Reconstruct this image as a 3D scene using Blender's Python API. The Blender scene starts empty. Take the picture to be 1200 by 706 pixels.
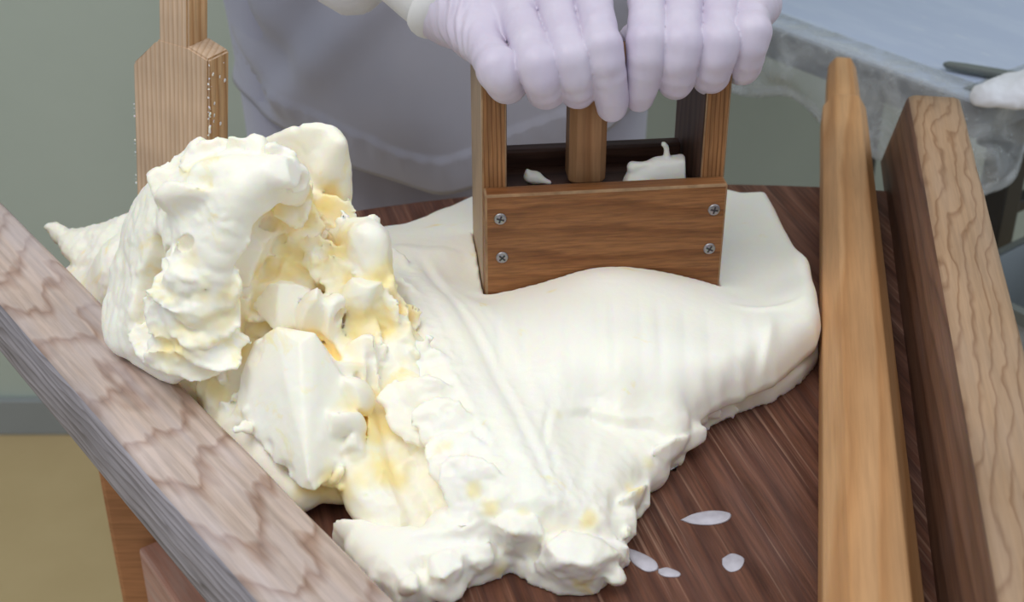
import bpy, bmesh, math, random
import numpy as np
from mathutils import Vector, Matrix, noise as mnoise

random.seed(7)
rng = np.random.default_rng(11)
scene = bpy.context.scene
col = scene.collection
PI = math.pi

# ------------------------------------------------------------------ camera
CAM_Z, PITCH, FPX = 1.23, math.radians(31.0), 1673.0
cam_d = bpy.data.cameras.new('camera')
cam_d.sensor_width = 36.0
cam_d.lens = 36.0 * FPX / 1200.0
cam_d.clip_start = 0.02
cam_d.dof.use_dof = True
cam_d.dof.focus_distance = 0.80
cam_d.dof.aperture_fstop = 11.0
cam = bpy.data.objects.new('camera', cam_d)
col.objects.link(cam)
cam.location = (0, 0, CAM_Z)
cam.rotation_euler = (PI / 2 - PITCH, 0, 0)
scene.camera = cam

# ------------------------------------------------------------------ world, lights, exposure
w = bpy.data.worlds.new('room_light')
scene.world = w
w.use_nodes = True
w.node_tree.nodes['Background'].inputs[0].default_value = (0.80, 0.88, 1.0, 1)
w.node_tree.nodes['Background'].inputs[1].default_value = 0.46


def area(name, loc, size, power, color, aim):
    d = bpy.data.lights.new(name, 'AREA')
    d.shape = 'RECTANGLE'
    d.size, d.size_y = size
    d.energy = power
    d.color = color
    o = bpy.data.objects.new(name, d)
    col.objects.link(o)
    o.location = loc
    o.rotation_euler = (Vector(aim) - Vector(loc)).to_track_quat('-Z', 'Y').to_euler()
    return o


area('ceiling_light', (-0.55, 0.25, 2.45), (1.5, 0.9), 13.5, (1.0, 0.975, 0.94), (-0.1, 0.75, 0.8))
area('ceiling_light', (1.25, 0.95, 2.45), (1.5, 0.9), 6.5, (0.95, 0.98, 1.0), (0.5, 0.9, 0.8))

scene.view_settings.view_transform = 'Standard'
scene.view_settings.look = 'None'
scene.view_settings.gamma = 1.0
scene.view_settings.use_curve_mapping = False
scene.view_settings.exposure = 0.50
try:
    scene.cycles.use_denoising = True
    scene.cycles.max_bounces = 14
    scene.cycles.diffuse_bounces = 10
except Exception:
    pass

# ------------------------------------------------------------------ helpers
CT, ST = math.cos(PITCH), math.sin(PITCH)


def at(u, v, Y):
    """real-world point seen at photo position (u, v) at forward distance Y"""
    d = np.array([(u - 600) / FPX, CT + ST * (353 - v) / FPX, -ST + CT * (353 - v) / FPX])
    return d * (Y / d[1]) + np.array([0, 0, CAM_Z])


def atz(u, v, z):
    d = np.array([(u - 600) / FPX, CT + ST * (353 - v) / FPX, -ST + CT * (353 - v) / FPX])
    return d * ((z - CAM_Z) / d[2]) + np.array([0, 0, CAM_Z])


def thing(name, label, cat, loc=(0, 0, 0), rotz=0, group=None):
    o = bpy.data.objects.new(name, None)
    o.empty_display_size = 0.05
    col.objects.link(o)
    o.location = loc
    o.rotation_euler = (0, 0, rotz)
    tag(o, label, cat, group)
    return o


def tag(o, label, cat, group=None):
    o['label'] = label
    o['category'] = cat
    if group:
        o['group'] = group
    return o


def link(name, me, mats, parent=None, smooth=True):
    o = bpy.data.objects.new(name, me)
    col.objects.link(o)
    for m in (mats if isinstance(mats, (list, tuple)) else [mats]):
        me.materials.append(m)
    if smooth:
        me.polygons.foreach_set('use_smooth', [True] * len(me.polygons))
    if parent:
        o.parent = parent
    return o


def obj(name, bm, mats, parent=None, smooth=False, bevel=0):
    me = bpy.data.meshes.new(name)
    bmesh.ops.recalc_face_normals(bm, faces=bm.faces)
    bm.to_mesh(me)
    bm.free()
    return link(name, me, mats, parent, smooth)


def pyobj(name, verts, faces, mats, parent=None, smooth=True):
    me = bpy.data.meshes.new(name)
    me.from_pydata([tuple(map(float, v)) for v in verts], [], faces)
    me.update()
    return link(name, me, mats, parent, smooth)


def npobj(name, V, Q, mats, parent=None):
    me = bpy.data.meshes.new(name)
    me.vertices.add(len(V))
    me.vertices.foreach_set('co', np.ascontiguousarray(V, dtype=np.float32).ravel())
    n = len(Q)
    me.loops.add(n * 4)
    me.loops.foreach_set('vertex_index', np.ascontiguousarray(Q, dtype=np.int32).ravel())
    me.polygons.add(n)
    me.polygons.foreach_set('loop_start', np.arange(n, dtype=np.int32) * 4)
    me.update(calc_edges=True)
    me.validate()
    return link(name, me, mats, parent, True)


def box_bm(sx, sy, sz, c=(0, 0, 0), bev=0.002, seg=2, bm=None):
    bm = bm or bmesh.new()
    r = bmesh.ops.create_cube(bm, size=1.0)
    for v in r['verts']:
        v.co = Vector((v.co.x * sx + c[0], v.co.y * sy + c[1], v.co.z * sz + c[2]))
    if bev:
        es = list({e for v in r['verts'] for e in v.link_edges})
        bmesh.ops.bevel(bm, geom=es, offset=bev, segments=seg, affect='EDGES', profile=0.5)
    return bm


def loft(rings, closed=True, cap=True):
    """rings: list of equal-length point lists"""
    n = len(rings[0])
    verts = [p for r in rings for p in r]
    faces = []
    for i in range(len(rings) - 1):
        for j in range(n if closed else n - 1):
            k = (j + 1) % n
            faces.append((i * n + j, i * n + k, (i + 1) * n + k, (i + 1) * n + j))
    if cap and closed:
        faces.append(tuple(range(n))[::-1])
        faces.append(tuple((len(rings) - 1) * n + j for j in range(n)))
    return verts, faces


def subd(o, lv=2):
    m = o.modifiers.new('sub', 'SUBSURF')
    m.levels = lv
    m.render_levels = lv


# ------------------------------------------------------------------ materials
class NT:
    def __init__(self, name):
        self.m = bpy.data.materials.new(name)
        self.m.use_nodes = True
        self.t = self.m.node_tree
        self.b = self.t.nodes['Principled BSDF']

    def n(self, kind, **kw):
        nd = self.t.nodes.new(kind)
        for k, v in kw.items():
            if k.startswith('i_'):
                nd.inputs[k[2:].replace('_', ' ')].default_value = v
            elif k.startswith('x'):
                nd.inputs[int(k[1:])].default_value = v
            else:
                setattr(nd, k, v)
        return nd

    def l(self, a, b):
        self.t.links.new(a, b)

    def math(self, op, a, b=None, clamp=False):
        nd = self.n('ShaderNodeMath', operation=op, use_clamp=clamp)
        for i, v in enumerate((a, b)):
            if v is None:
                continue
            if isinstance(v, (int, float)):
                nd.inputs[i].default_value = v
            else:
                self.l(v, nd.inputs[i])
        return nd.outputs[0]

    def ramp(self, fac, stops):
        nd = self.n('ShaderNodeValToRGB')
        while len(nd.color_ramp.elements) < len(stops):
            nd.color_ramp.elements.new(0.5)
        for e, (p, c) in zip(nd.color_ramp.elements, stops):
            e.position = p
            e.color = (*c, 1) if len(c) == 3 else c
        self.l(fac, nd.inputs[0])
        return nd.outputs[0]

    def mix(self, fac, a, b, mode='MIX'):
        nd = self.n('ShaderNodeMix', data_type='RGBA', blend_type=mode)
        for i, v in ((0, fac), (6, a), (7, b)):
            if isinstance(v, (int, float)):
                nd.inputs[i].default_value = v
            elif isinstance(v, tuple):
                nd.inputs[i].default_value = (*v, 1)
            else:
                self.l(v, nd.inputs[i])
        return nd.outputs[2]

    def coords(self, scale=(1, 1, 1), rot=(0, 0, 0), loc=(0, 0, 0)):
        tc = self.n('ShaderNodeTexCoord')
        mp = self.n('ShaderNodeMapping')
        mp.inputs['Scale'].default_value = scale
        mp.inputs['Rotation'].default_value = rot
        mp.inputs['Location'].default_value = loc
        self.l(tc.outputs['Object'], mp.inputs[0])
        return mp.outputs[0]

    def noise(self, vec, scale, detail=4, rough=0.55, dist=0.0):
        nd = self.n('ShaderNodeTexNoise')
        nd.inputs['Scale'].default_value = scale
        nd.inputs['Detail'].default_value = detail
        nd.inputs['Roughness'].default_value = rough
        nd.inputs['Distortion'].default_value = dist
        if vec is not None:
            self.l(vec, nd.inputs['Vector'])
        return nd

    def bump(self, h, strength, dist=0.001, normal=None):
        nd = self.n('ShaderNodeBump')
        nd.inputs['Strength'].default_value = strength
        nd.inputs['Distance'].default_value = dist
        self.l(h, nd.inputs['Height'])
        if normal is not None:
            self.l(normal, nd.inputs['Normal'])
        return nd.outputs[0]

    def done(self, color=None, rough=None, normal=None, **kw):
        b = self.b
        if color is not None:
            if isinstance(color, tuple):
                b.inputs['Base Color'].default_value = (*color, 1)
            else:
                self.l(color, b.inputs['Base Color'])
        if rough is not None:
            if isinstance(rough, (int, float)):
                b.inputs['Roughness'].default_value = rough
            else:
                self.l(rough, b.inputs['Roughness'])
        if normal is not None:
            self.l(normal, b.inputs['Normal'])
        for k, v in kw.items():
            b.inputs[k.replace('_', ' ')].default_value = v
        return self.m


def wood(name, dark, mid, light, ring=90.0, stretch=0.10, tilt=0.06, off=(0, 0, 0.03), dist=0.02,
         fine=0.35, rough=0.55, film=0.0, film_col=(0.62, 0.60, 0.64), bump=0.25, axis=(0, 0, 0), contrast=(0.25, 0.6, 0.85), warp=7.0):
    """growth rings around an axis that runs nearly along the piece, so flat cuts show long arches"""
    t = NT(name)
    v0 = t.coords(scale=(stretch, 1, 1), rot=(axis[0], axis[1] + tilt, axis[2]), loc=off)
    nz = t.noise(v0, warp, 3, 0.5)
    sub = t.n('ShaderNodeVectorMath', operation='SUBTRACT')
    t.l(nz.outputs['Color'], sub.inputs[0])
    sub.inputs[1].default_value = (0.5, 0.5, 0.5)
    sc = t.n('ShaderNodeVectorMath', operation='SCALE')
    t.l(sub.outputs[0], sc.inputs[0])
    sc.inputs['Scale'].default_value = dist
    ad = t.n('ShaderNodeVectorMath', operation='ADD')
    t.l(v0, ad.inputs[0])
    t.l(sc.outputs[0], ad.inputs[1])
    mul = t.n('ShaderNodeVectorMath', operation='MULTIPLY')
    t.l(ad.outputs[0], mul.inputs[0])
    mul.inputs[1].default_value = (0, 1, 1)
    ln = t.n('ShaderNodeVectorMath', operation='LENGTH')
    t.l(mul.outputs[0], ln.inputs[0])
    ph = t.math('MULTIPLY', ln.outputs['Value'], ring)
    fr = t.math('FRACT', ph)
    fr = t.math('POWER', fr, 1.6)
    edge = t.math('SMOOTH_MIN', fr, 1.0)
    # soften the step at the end of each ring
    dn = t.math('MULTIPLY', t.math('SUBTRACT', 1.0, t.math('FRACT', ph)), 7.0, clamp=True)
    g = t.math('MULTIPLY', fr, dn)
    base = t.ramp(g, [(contrast[0], light), (contrast[1], mid), (contrast[2], dark)])
    vf = t.coords(scale=(6, 130, 130), rot=axis)
    fn = t.noise(vf, 3.0, 4, 0.6)
    fine_c = t.ramp(fn.outputs['Fac'], [(0.35, (1 - fine,) * 3), (0.62, (1.0,) * 3)])
    c = t.mix(1.0, base, fine_c, 'MULTIPLY')
    vb = t.coords(scale=(2.5, 9, 9), rot=axis)
    bn = t.noise(vb, 2.0, 3, 0.5)
    blot = t.ramp(bn.outputs['Fac'], [(0.3, (0.82,) * 3), (0.7, (1.08,) * 3)])
    c = t.mix(1.0, c, blot, 'MULTIPLY')
    if film:
        vm = t.coords(scale=(7, 60, 60), rot=axis)
        m1 = t.noise(vm, 2.0, 5, 0.65)
        vm2 = t.coords(scale=(5, 9, 9), rot=axis)
        m2 = t.noise(vm2, 1.6, 3, 0.5)
        mk = t.math('MULTIPLY', m1.outputs['Fac'], m2.outputs['Fac'])
        mk = t.ramp(mk, [(0.16, (0, 0, 0)), (0.40, (1, 1, 1))])
        mk = t.math('MULTIPLY', mk, film)
        c = t.mix(mk, c, film_col)
    h = t.math('ADD', t.math('MULTIPLY', fn.outputs['Fac'], 1.0), t.math('MULTIPLY', g, 0.5))
    rg = t.math('ADD', t.math('MULTIPLY', bn.outputs['Fac'], 0.25), rough - 0.12)
    return t.done(c, rg, t.bump(h, bump, 0.0008), Specular_IOR_Level=0.28)


def grainwood(name, dark, mid, light, ring=100.0, coef=(0, 1, 0), bow=0.0, nsc=(10, 30, 30), namp=0.006, fdir=(6, 130, 130), fine=0.25,
              rough=0.5, film=0.0, film_col=(0.6, 0.58, 0.6), bump=0.25, stops=(0.15, 0.55, 0.9), sharp=1.3, scratch=0.0, scratch_col=(0.4, 0.3, 0.25)):
    """growth lines as bands of ring * (coef . p + bow * y^2 + wander)"""
    t = NT(name)
    tc = t.n('ShaderNodeTexCoord')
    P = tc.outputs['Object']
    sp = t.n('ShaderNodeSeparateXYZ')
    t.l(P, sp.inputs[0])
    x, y, z = sp.outputs
    nv = t.noise(t.coords(scale=nsc), 1.0, 3, 0.55)
    acc = t.math('MULTIPLY', t.math('SUBTRACT', nv.outputs['Fac'], 0.5), namp * 2)
    for c, q in zip(coef, (x, y, z)):
        if c:
            acc = t.math('ADD', acc, t.math('MULTIPLY', q, c))
    if bow:
        acc = t.math('ADD', acc, t.math('MULTIPLY', t.math('MULTIPLY', y, y), bow))
    ph = t.math('FRACT', t.math('MULTIPLY', acc, ring))
    up = t.math('POWER', ph, sharp)
    dn = t.math('MULTIPLY', t.math('SUBTRACT', 1.0, ph), 5.0, clamp=True)
    g = t.math('MULTIPLY', up, dn)
    base = t.ramp(g, [(stops[0], light), (stops[1], mid), (stops[2], dark)])
    fn = t.noise(t.coords(scale=fdir), 3.0, 4, 0.62)
    c = t.mix(1.0, base, t.ramp(fn.outputs['Fac'], [(0.35, (1 - fine,) * 3), (0.62, (1.0,) * 3)]), 'MULTIPLY')
    bn = t.noise(t.coords(scale=(3, 9, 9)), 2.0, 3, 0.5)
    c = t.mix(1.0, c, t.ramp(bn.outputs['Fac'], [(0.3, (0.80,) * 3), (0.7, (1.1,) * 3)]), 'MULTIPLY')
    if film:
        m1 = t.noise(t.coords(scale=tuple(f * 0.45 for f in fdir), loc=(3, 2, 1)), 2.0, 5, 0.65)
        m2 = t.noise(t.coords(scale=(9, 16, 16), loc=(1, 5, 2)), 1.6, 3, 0.5)
        mk = t.ramp(t.math('MULTIPLY', m1.outputs['Fac'], m2.outputs['Fac']), [(0.17, (0, 0, 0)), (0.40, (1, 1, 1))])
        c = t.mix(t.math('MULTIPLY', mk, film), c, film_col)
    if scratch:
        s1 = t.noise(t.coords(scale=(fdir[0] * 0.6, fdir[1] * 1.6, fdir[2] * 1.6), loc=(7, 1, 4)), 2.0, 3, 0.5)
        s2 = t.noise(t.coords(scale=(6, 6, 6), loc=(2, 8, 0)), 1.3, 2, 0.5)
        mk = t.ramp(t.math('MULTIPLY', s1.outputs['Fac'], t.math('ADD', s2.outputs['Fac'], 0.5)), [(0.57, (0, 0, 0)), (0.72, (1, 1, 1))])
        c = t.mix(t.math('MULTIPLY', mk, scratch), c, scratch_col)
    h = t.math('ADD', fn.outputs['Fac'], t.math('MULTIPLY', g, 0.4))
    rg = t.math('ADD', t.math('MULTIPLY', bn.outputs['Fac'], 0.25), rough - 0.12)
    return t.done(c, rg, t.bump(h, bump, 0.0008), Specular_IOR_Level=0.28)


M = {}
M['rail_pale'] = grainwood('rail_pale', (0.125, 0.058, 0.034), (0.38, 0.25, 0.185), (0.54, 0.42, 0.35), ring=21, coef=(1, 0.7, 0.3), bow=-30.0,
                           nsc=(10, 30, 20), namp=0.075, fdir=(5, 90, 90), fine=0.30, film=0.5, film_col=(0.60, 0.55, 0.58), stops=(0.28, 0.6, 0.92), sharp=1.8)
M['rail_weathered'] = grainwood('rail_weathered', (0.16, 0.135, 0.125), (0.33, 0.30, 0.325), (0.46, 0.43, 0.47), ring=150, coef=(0.05, 0.2, 1), nsc=(8, 30, 40),
                                namp=0.012, fdir=(4, 90, 90), fine=0.45, film=0.4, film_col=(0.48, 0.46, 0.52))
M['rail_tan'] = grainwood('rail_tan', (0.115, 0.050, 0.024), (0.30, 0.17, 0.09), (0.42, 0.27, 0.16), ring=125, coef=(0.09, 1, 0.3), bow=0.0,
                          nsc=(13, 40, 20), namp=0.0135, fine=0.18, film=0.2, film_col=(0.46, 0.38, 0.32), stops=(0.3, 0.6, 0.9), sharp=2.0)
M['rail_brown'] = grainwood('rail_brown', (0.085, 0.035, 0.019), (0.160, 0.074, 0.041), (0.215, 0.105, 0.060), ring=55, coef=(0.06, 0.2, 1), nsc=(4, 20, 20),
                            namp=0.015, fine=0.35, film=0.22, film_col=(0.22, 0.17, 0.17))
M['board'] = grainwood('board_wood', (0.070, 0.021, 0.011), (0.118, 0.041, 0.022), (0.165, 0.065, 0.037), ring=60, coef=(0.03, 1, 0), nsc=(3, 20, 20), namp=0.012,
                       fine=0.5, rough=0.55, film=0.25, film_col=(0.24, 0.14, 0.12), bump=0.4, scratch=0.6, scratch_col=(0.34, 0.20, 0.14))
M['stick'] = grainwood('stick_wood', (0.47, 0.225, 0.088), (0.56, 0.295, 0.125), (0.62, 0.355, 0.17), ring=60, coef=(0.03, 1, 0.4), nsc=(3, 18, 18), namp=0.015,
                       fine=0.13, rough=0.5, bump=0.15, film=0.2, film_col=(0.38, 0.20, 0.085))
M['press'] = grainwood('press_wood', (0.16, 0.055, 0.017), (0.235, 0.090, 0.029), (0.30, 0.125, 0.045), ring=70, coef=(0.04, 0.4, 1), nsc=(8, 40, 40), namp=0.014,
                       fdir=(14, 220, 220), fine=0.45, rough=0.5, bump=0.3, film=0.3, film_col=(0.36, 0.17, 0.065))
M['press_edge'] = grainwood('press_edge', (0.26, 0.14, 0.065), (0.31, 0.18, 0.09), (0.36, 0.225, 0.12), ring=15, coef=(0.5, 0.3, 0.2), nsc=(40, 40, 40), namp=0.05, fdir=(40, 40, 40), fine=0.3)
M['press_side'] = grainwood('press_side', (0.29, 0.19, 0.115), (0.38, 0.265, 0.17), (0.46, 0.33, 0.225), ring=160, coef=(0.3, 1, 0.03), nsc=(20, 20, 4), namp=0.004, fdir=(130, 130, 8), fine=0.25)
M['press_post'] = grainwood('press_post', (0.045, 0.015, 0.006), (0.20, 0.080, 0.026), (0.34, 0.16, 0.062), ring=380, coef=(1, 0.5, 0.015), nsc=(30, 30, 12), namp=0.0016,
                            fdir=(200, 200, 9), fine=0.35, stops=(0.3, 0.6, 0.95), sharp=1.8, bump=0.4)
M['press_mid'] = grainwood('press_mid', (0.26, 0.115, 0.045), (0.33, 0.160, 0.068), (0.39, 0.205, 0.095), ring=70, coef=(1, 0.5, 0.03), nsc=(20, 20, 5), namp=0.01, fdir=(130, 130, 8), fine=0.2)
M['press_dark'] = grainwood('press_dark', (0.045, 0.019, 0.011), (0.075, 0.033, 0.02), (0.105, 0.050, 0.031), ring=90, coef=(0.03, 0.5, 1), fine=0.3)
M['press_inner_shade'] = grainwood('press_inner_shade', (0.050, 0.022, 0.013), (0.085, 0.040, 0.024), (0.12, 0.060, 0.038), ring=90, coef=(0.3, 1, 0.03), nsc=(20, 20, 4), namp=0.01, fdir=(130, 130, 8), fine=0.3)  # post wood darkened so the shade inside the press is in its colour
M['paddle'] = grainwood('paddle_wood', (0.40, 0.25, 0.145), (0.54, 0.37, 0.24), (0.62, 0.455, 0.32), ring=290, coef=(1, 0.4, 0.01), nsc=(20, 20, 5), namp=0.0022,
                        fdir=(130, 130, 8), fine=0.15, rough=0.55, stops=(0.2, 0.6, 1.0))
M['paddle_side'] = grainwood('paddle_side', (0.36, 0.165, 0.065), (0.54, 0.31, 0.145), (0.64, 0.41, 0.22), ring=130, coef=(0.3, 1, 0.04), nsc=(20, 30, 6), namp=0.008,
                             fdir=(130, 130, 8), fine=0.25, rough=0.55)
M['leg'] = wood('leg_wood', (0.30, 0.115, 0.040), (0.40, 0.17, 0.066), (0.48, 0.22, 0.095), ring=90, stretch=0.04, axis=(0, PI / 2, 0), fine=0.25)
M['beam'] = wood('beam_wood', (0.36, 0.125, 0.075), (0.44, 0.175, 0.11), (0.52, 0.24, 0.16), ring=60, stretch=0.05, fine=0.25, film=0.8,
                 film_col=(0.50, 0.36, 0.30))


def butter_mat(name, ca, cb, patch=(0.60, 0.74), rough=0.42):
    """white worked butter with streaks of yellower, unworked butter"""
    t = NT(name)
    v = t.coords()
    n1 = t.noise(v, 28.0, 5, 0.6)
    n2 = t.noise(v, 130.0, 4, 0.65)
    n3 = t.noise(t.coords(scale=(1, 1, 1.3), loc=(.3, .7, .2)), 34.0, 5, 0.62, 0.6)
    c = t.ramp(n1.outputs['Fac'], [(0.3, ca), (0.65, cb)])
    mk = t.ramp(n3.outputs['Fac'], [(patch[0], (0, 0, 0)), (patch[1], (1, 1, 1))])
    c = t.mix(t.math('MULTIPLY', mk, 0.85), c, (0.970, 0.79, 0.33))
    at_ = t.n('ShaderNodeAttribute', attribute_name='fresh')
    c = t.mix(at_.outputs['Fac'], c, (0.980, 0.775, 0.315))
    h = t.math('ADD', t.math('MULTIPLY', n1.outputs['Fac'], 0.8), t.math('MULTIPLY', n2.outputs['Fac'], 0.35))
    t.done(c, rough, t.bump(h, 0.22, 0.0022))
    t.b.inputs['Subsurface Weight'].default_value = 0.6
    t.b.inputs['Subsurface Radius'].default_value = (1.0, 0.6, 0.16)
    t.b.inputs['Subsurface Scale'].default_value = 0.0032
    t.b.inputs['Specular IOR Level'].default_value = 0.35
    return t.m


M['butter'] = butter_mat('butter_worked', (0.960, 0.920, 0.80), (0.968, 0.936, 0.84), (0.64, 0.77))
M['butter_fresh'] = butter_mat('butter_fresh', (0.970, 0.918, 0.770), (0.975, 0.935, 0.825), (0.58, 0.74))


def cloth_mat(name, c1, c2, scale=900.0, rough=0.85, sheen=0.2):
    t = NT(name)
    v = t.coords()
    n1 = t.noise(v, 9.0, 4, 0.5)
    n2 = t.noise(v, scale, 2, 0.5)
    c = t.ramp(n1.outputs['Fac'], [(0.3, c1), (0.7, c2)])
    return t.done(c, rough, t.bump(n2.outputs['Fac'], 0.12, 0.0006), Sheen_Weight=sheen)


M['coat'] = cloth_mat('coat_cloth', (0.37, 0.37, 0.44), (0.43, 0.43, 0.50))
M['trousers'] = cloth_mat('trouser_cloth', (0.40, 0.41, 0.53), (0.46, 0.47, 0.59))
M['cuff'] = cloth_mat('cuff_knit', (0.70, 0.70, 0.70), (0.77, 0.77, 0.76))
M['sleeve_lining'] = cloth_mat('sleeve_cloth', (0.72, 0.72, 0.76), (0.80, 0.80, 0.84))
M['white_cloth'] = cloth_mat('white_cotton', (0.78, 0.79, 0.84), (0.84, 0.85, 0.90), 500)


def glove_mat():
    t = NT('glove_rubber')
    v = t.coords()
    n1 = t.noise(v, 40.0, 3, 0.5)
    n2 = t.noise(v, 160.0, 5, 0.65, 1.5)
    c = t.ramp(n1.outputs['Fac'], [(0.3, (0.57, 0.51, 0.63)), (0.7, (0.62, 0.57, 0.67))])
    t.done(c, 0.48, t.bump(n2.outputs['Fac'], 0.15, 0.0007))
    t.b.inputs['Subsurface Weight'].default_value = 0.25
    t.b.inputs['Subsurface Radius'].default_value = (1.0, 0.6, 0.55)
    t.b.inputs['Subsurface Scale'].default_value = 0.003
    return t.m


M['glove'] = glove_mat()
M['skin'] = NT('skin').done((0.42, 0.235, 0.16), 0.5, Subsurface_Weight=0.1, Subsurface_Scale=0.004)
M['hair'] = NT('hair').done((0.015, 0.012, 0.010), 0.5)
M['eye'] = NT('eye').done((0.05, 0.03, 0.02), 0.2)
M['shoe'] = NT('shoe_rubber').done((0.70, 0.70, 0.72), 0.4)


def paint(name, c1, c2, rough=0.6, scale=3.0):
    t = NT(name)
    v = t.coords()
    n1 = t.noise(v, scale, 5, 0.6)
    n2 = t.noise(v, 220.0, 3, 0.5)
    c = t.ramp(n1.outputs['Fac'], [(0.3, c1), (0.7, c2)])
    return t.done(c, rough, t.bump(n2.outputs['Fac'], 0.08, 0.001))


M['wall'] = paint('wall_paint', (0.42, 0.48, 0.42), (0.46, 0.52, 0.455), 0.45)
M['baseboard'] = paint('baseboard_vinyl', (0.25, 0.27, 0.27), (0.28, 0.30, 0.30), 0.45)
M['floor'] = paint('floor_vinyl', (0.48, 0.355, 0.175), (0.53, 0.40, 0.205), 0.5, 6.0)
M['steel_dark'] = NT('leg_steel').done((0.055, 0.052, 0.050), 0.42, Metallic=0.6)
M['screw'] = NT('screw_steel').done((0.30, 0.29, 0.30), 0.42, Metallic=0.85)
M['slot'] = NT('screw_slot').done((0.03, 0.028, 0.03), 0.6)
M['spatula'] = NT('spatula_plastic').done((0.155, 0.175, 0.165), 0.5)
M['bucket'] = NT('bucket_plastic').done((0.34, 0.38, 0.40), 0.35)


def tabletop_mat():
    t = NT('tabletop_laminate')
    v = t.coords(scale=(3, 14, 3))
    n1 = t.noise(v, 2.0, 5, 0.7)
    c = t.ramp(n1.outputs['Fac'], [(0.45, (0.48, 0.55, 0.72)), (0.72, (0.56, 0.63, 0.78))])
    v2 = t.coords(scale=(22, 70, 10), loc=(3, 1, 0))
    n2 = t.noise(v2, 1.0, 2, 0.4)
    mk = t.ramp(n2.outputs['Fac'], [(0.66, (0, 0, 0)), (0.74, (1, 1, 1))])
    c = t.mix(t.math('MULTIPLY', mk, 0.6), c, (0.75, 0.78, 0.84))
    return t.done(c, 0.35)


M['tabletop'] = tabletop_mat()


def plastic_mat():
    t = NT('clear_plastic_sheet')
    v = t.coords()
    n1 = t.noise(v, 26.0, 4, 0.6, 1.2)
    n2 = t.noise(v, 120.0, 4, 0.7, 0.5)
    t.done((0.70, 0.74, 0.76), 0.25, t.bump(n1.outputs['Fac'], 0.6, 0.004))
    a = t.ramp(n1.outputs['Fac'], [(0.35, (0.16,) * 3), (0.68, (0.48,) * 3)])
    fl = t.ramp(n2.outputs['Fac'], [(0.62, (0,) * 3), (0.70, (0.35,) * 3)])
    ad = t.math('ADD', a, fl, clamp=True)
    t.l(ad, t.b.inputs['Alpha'])
    t.b.inputs['Specular IOR Level'].default_value = 0.7
    return t.m


M['plastic'] = plastic_mat()
M['table_edge'] = paint('table_edge_metal', (0.10, 0.115, 0.15), (0.15, 0.165, 0.20), 0.5, 30.0)


def milk_mat():
    t = NT('milky_whey')
    v = t.coords()
    n1 = t.noise(v, 60.0, 3, 0.5)
    t.done((0.72, 0.70, 0.78), 0.12)
    a = t.ramp(n1.outputs['Fac'], [(0.3, (0.40,) * 3), (0.7, (0.75,) * 3)])
    t.l(a, t.b.inputs['Alpha'])
    return t.m


M['milk'] = milk_mat()


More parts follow.
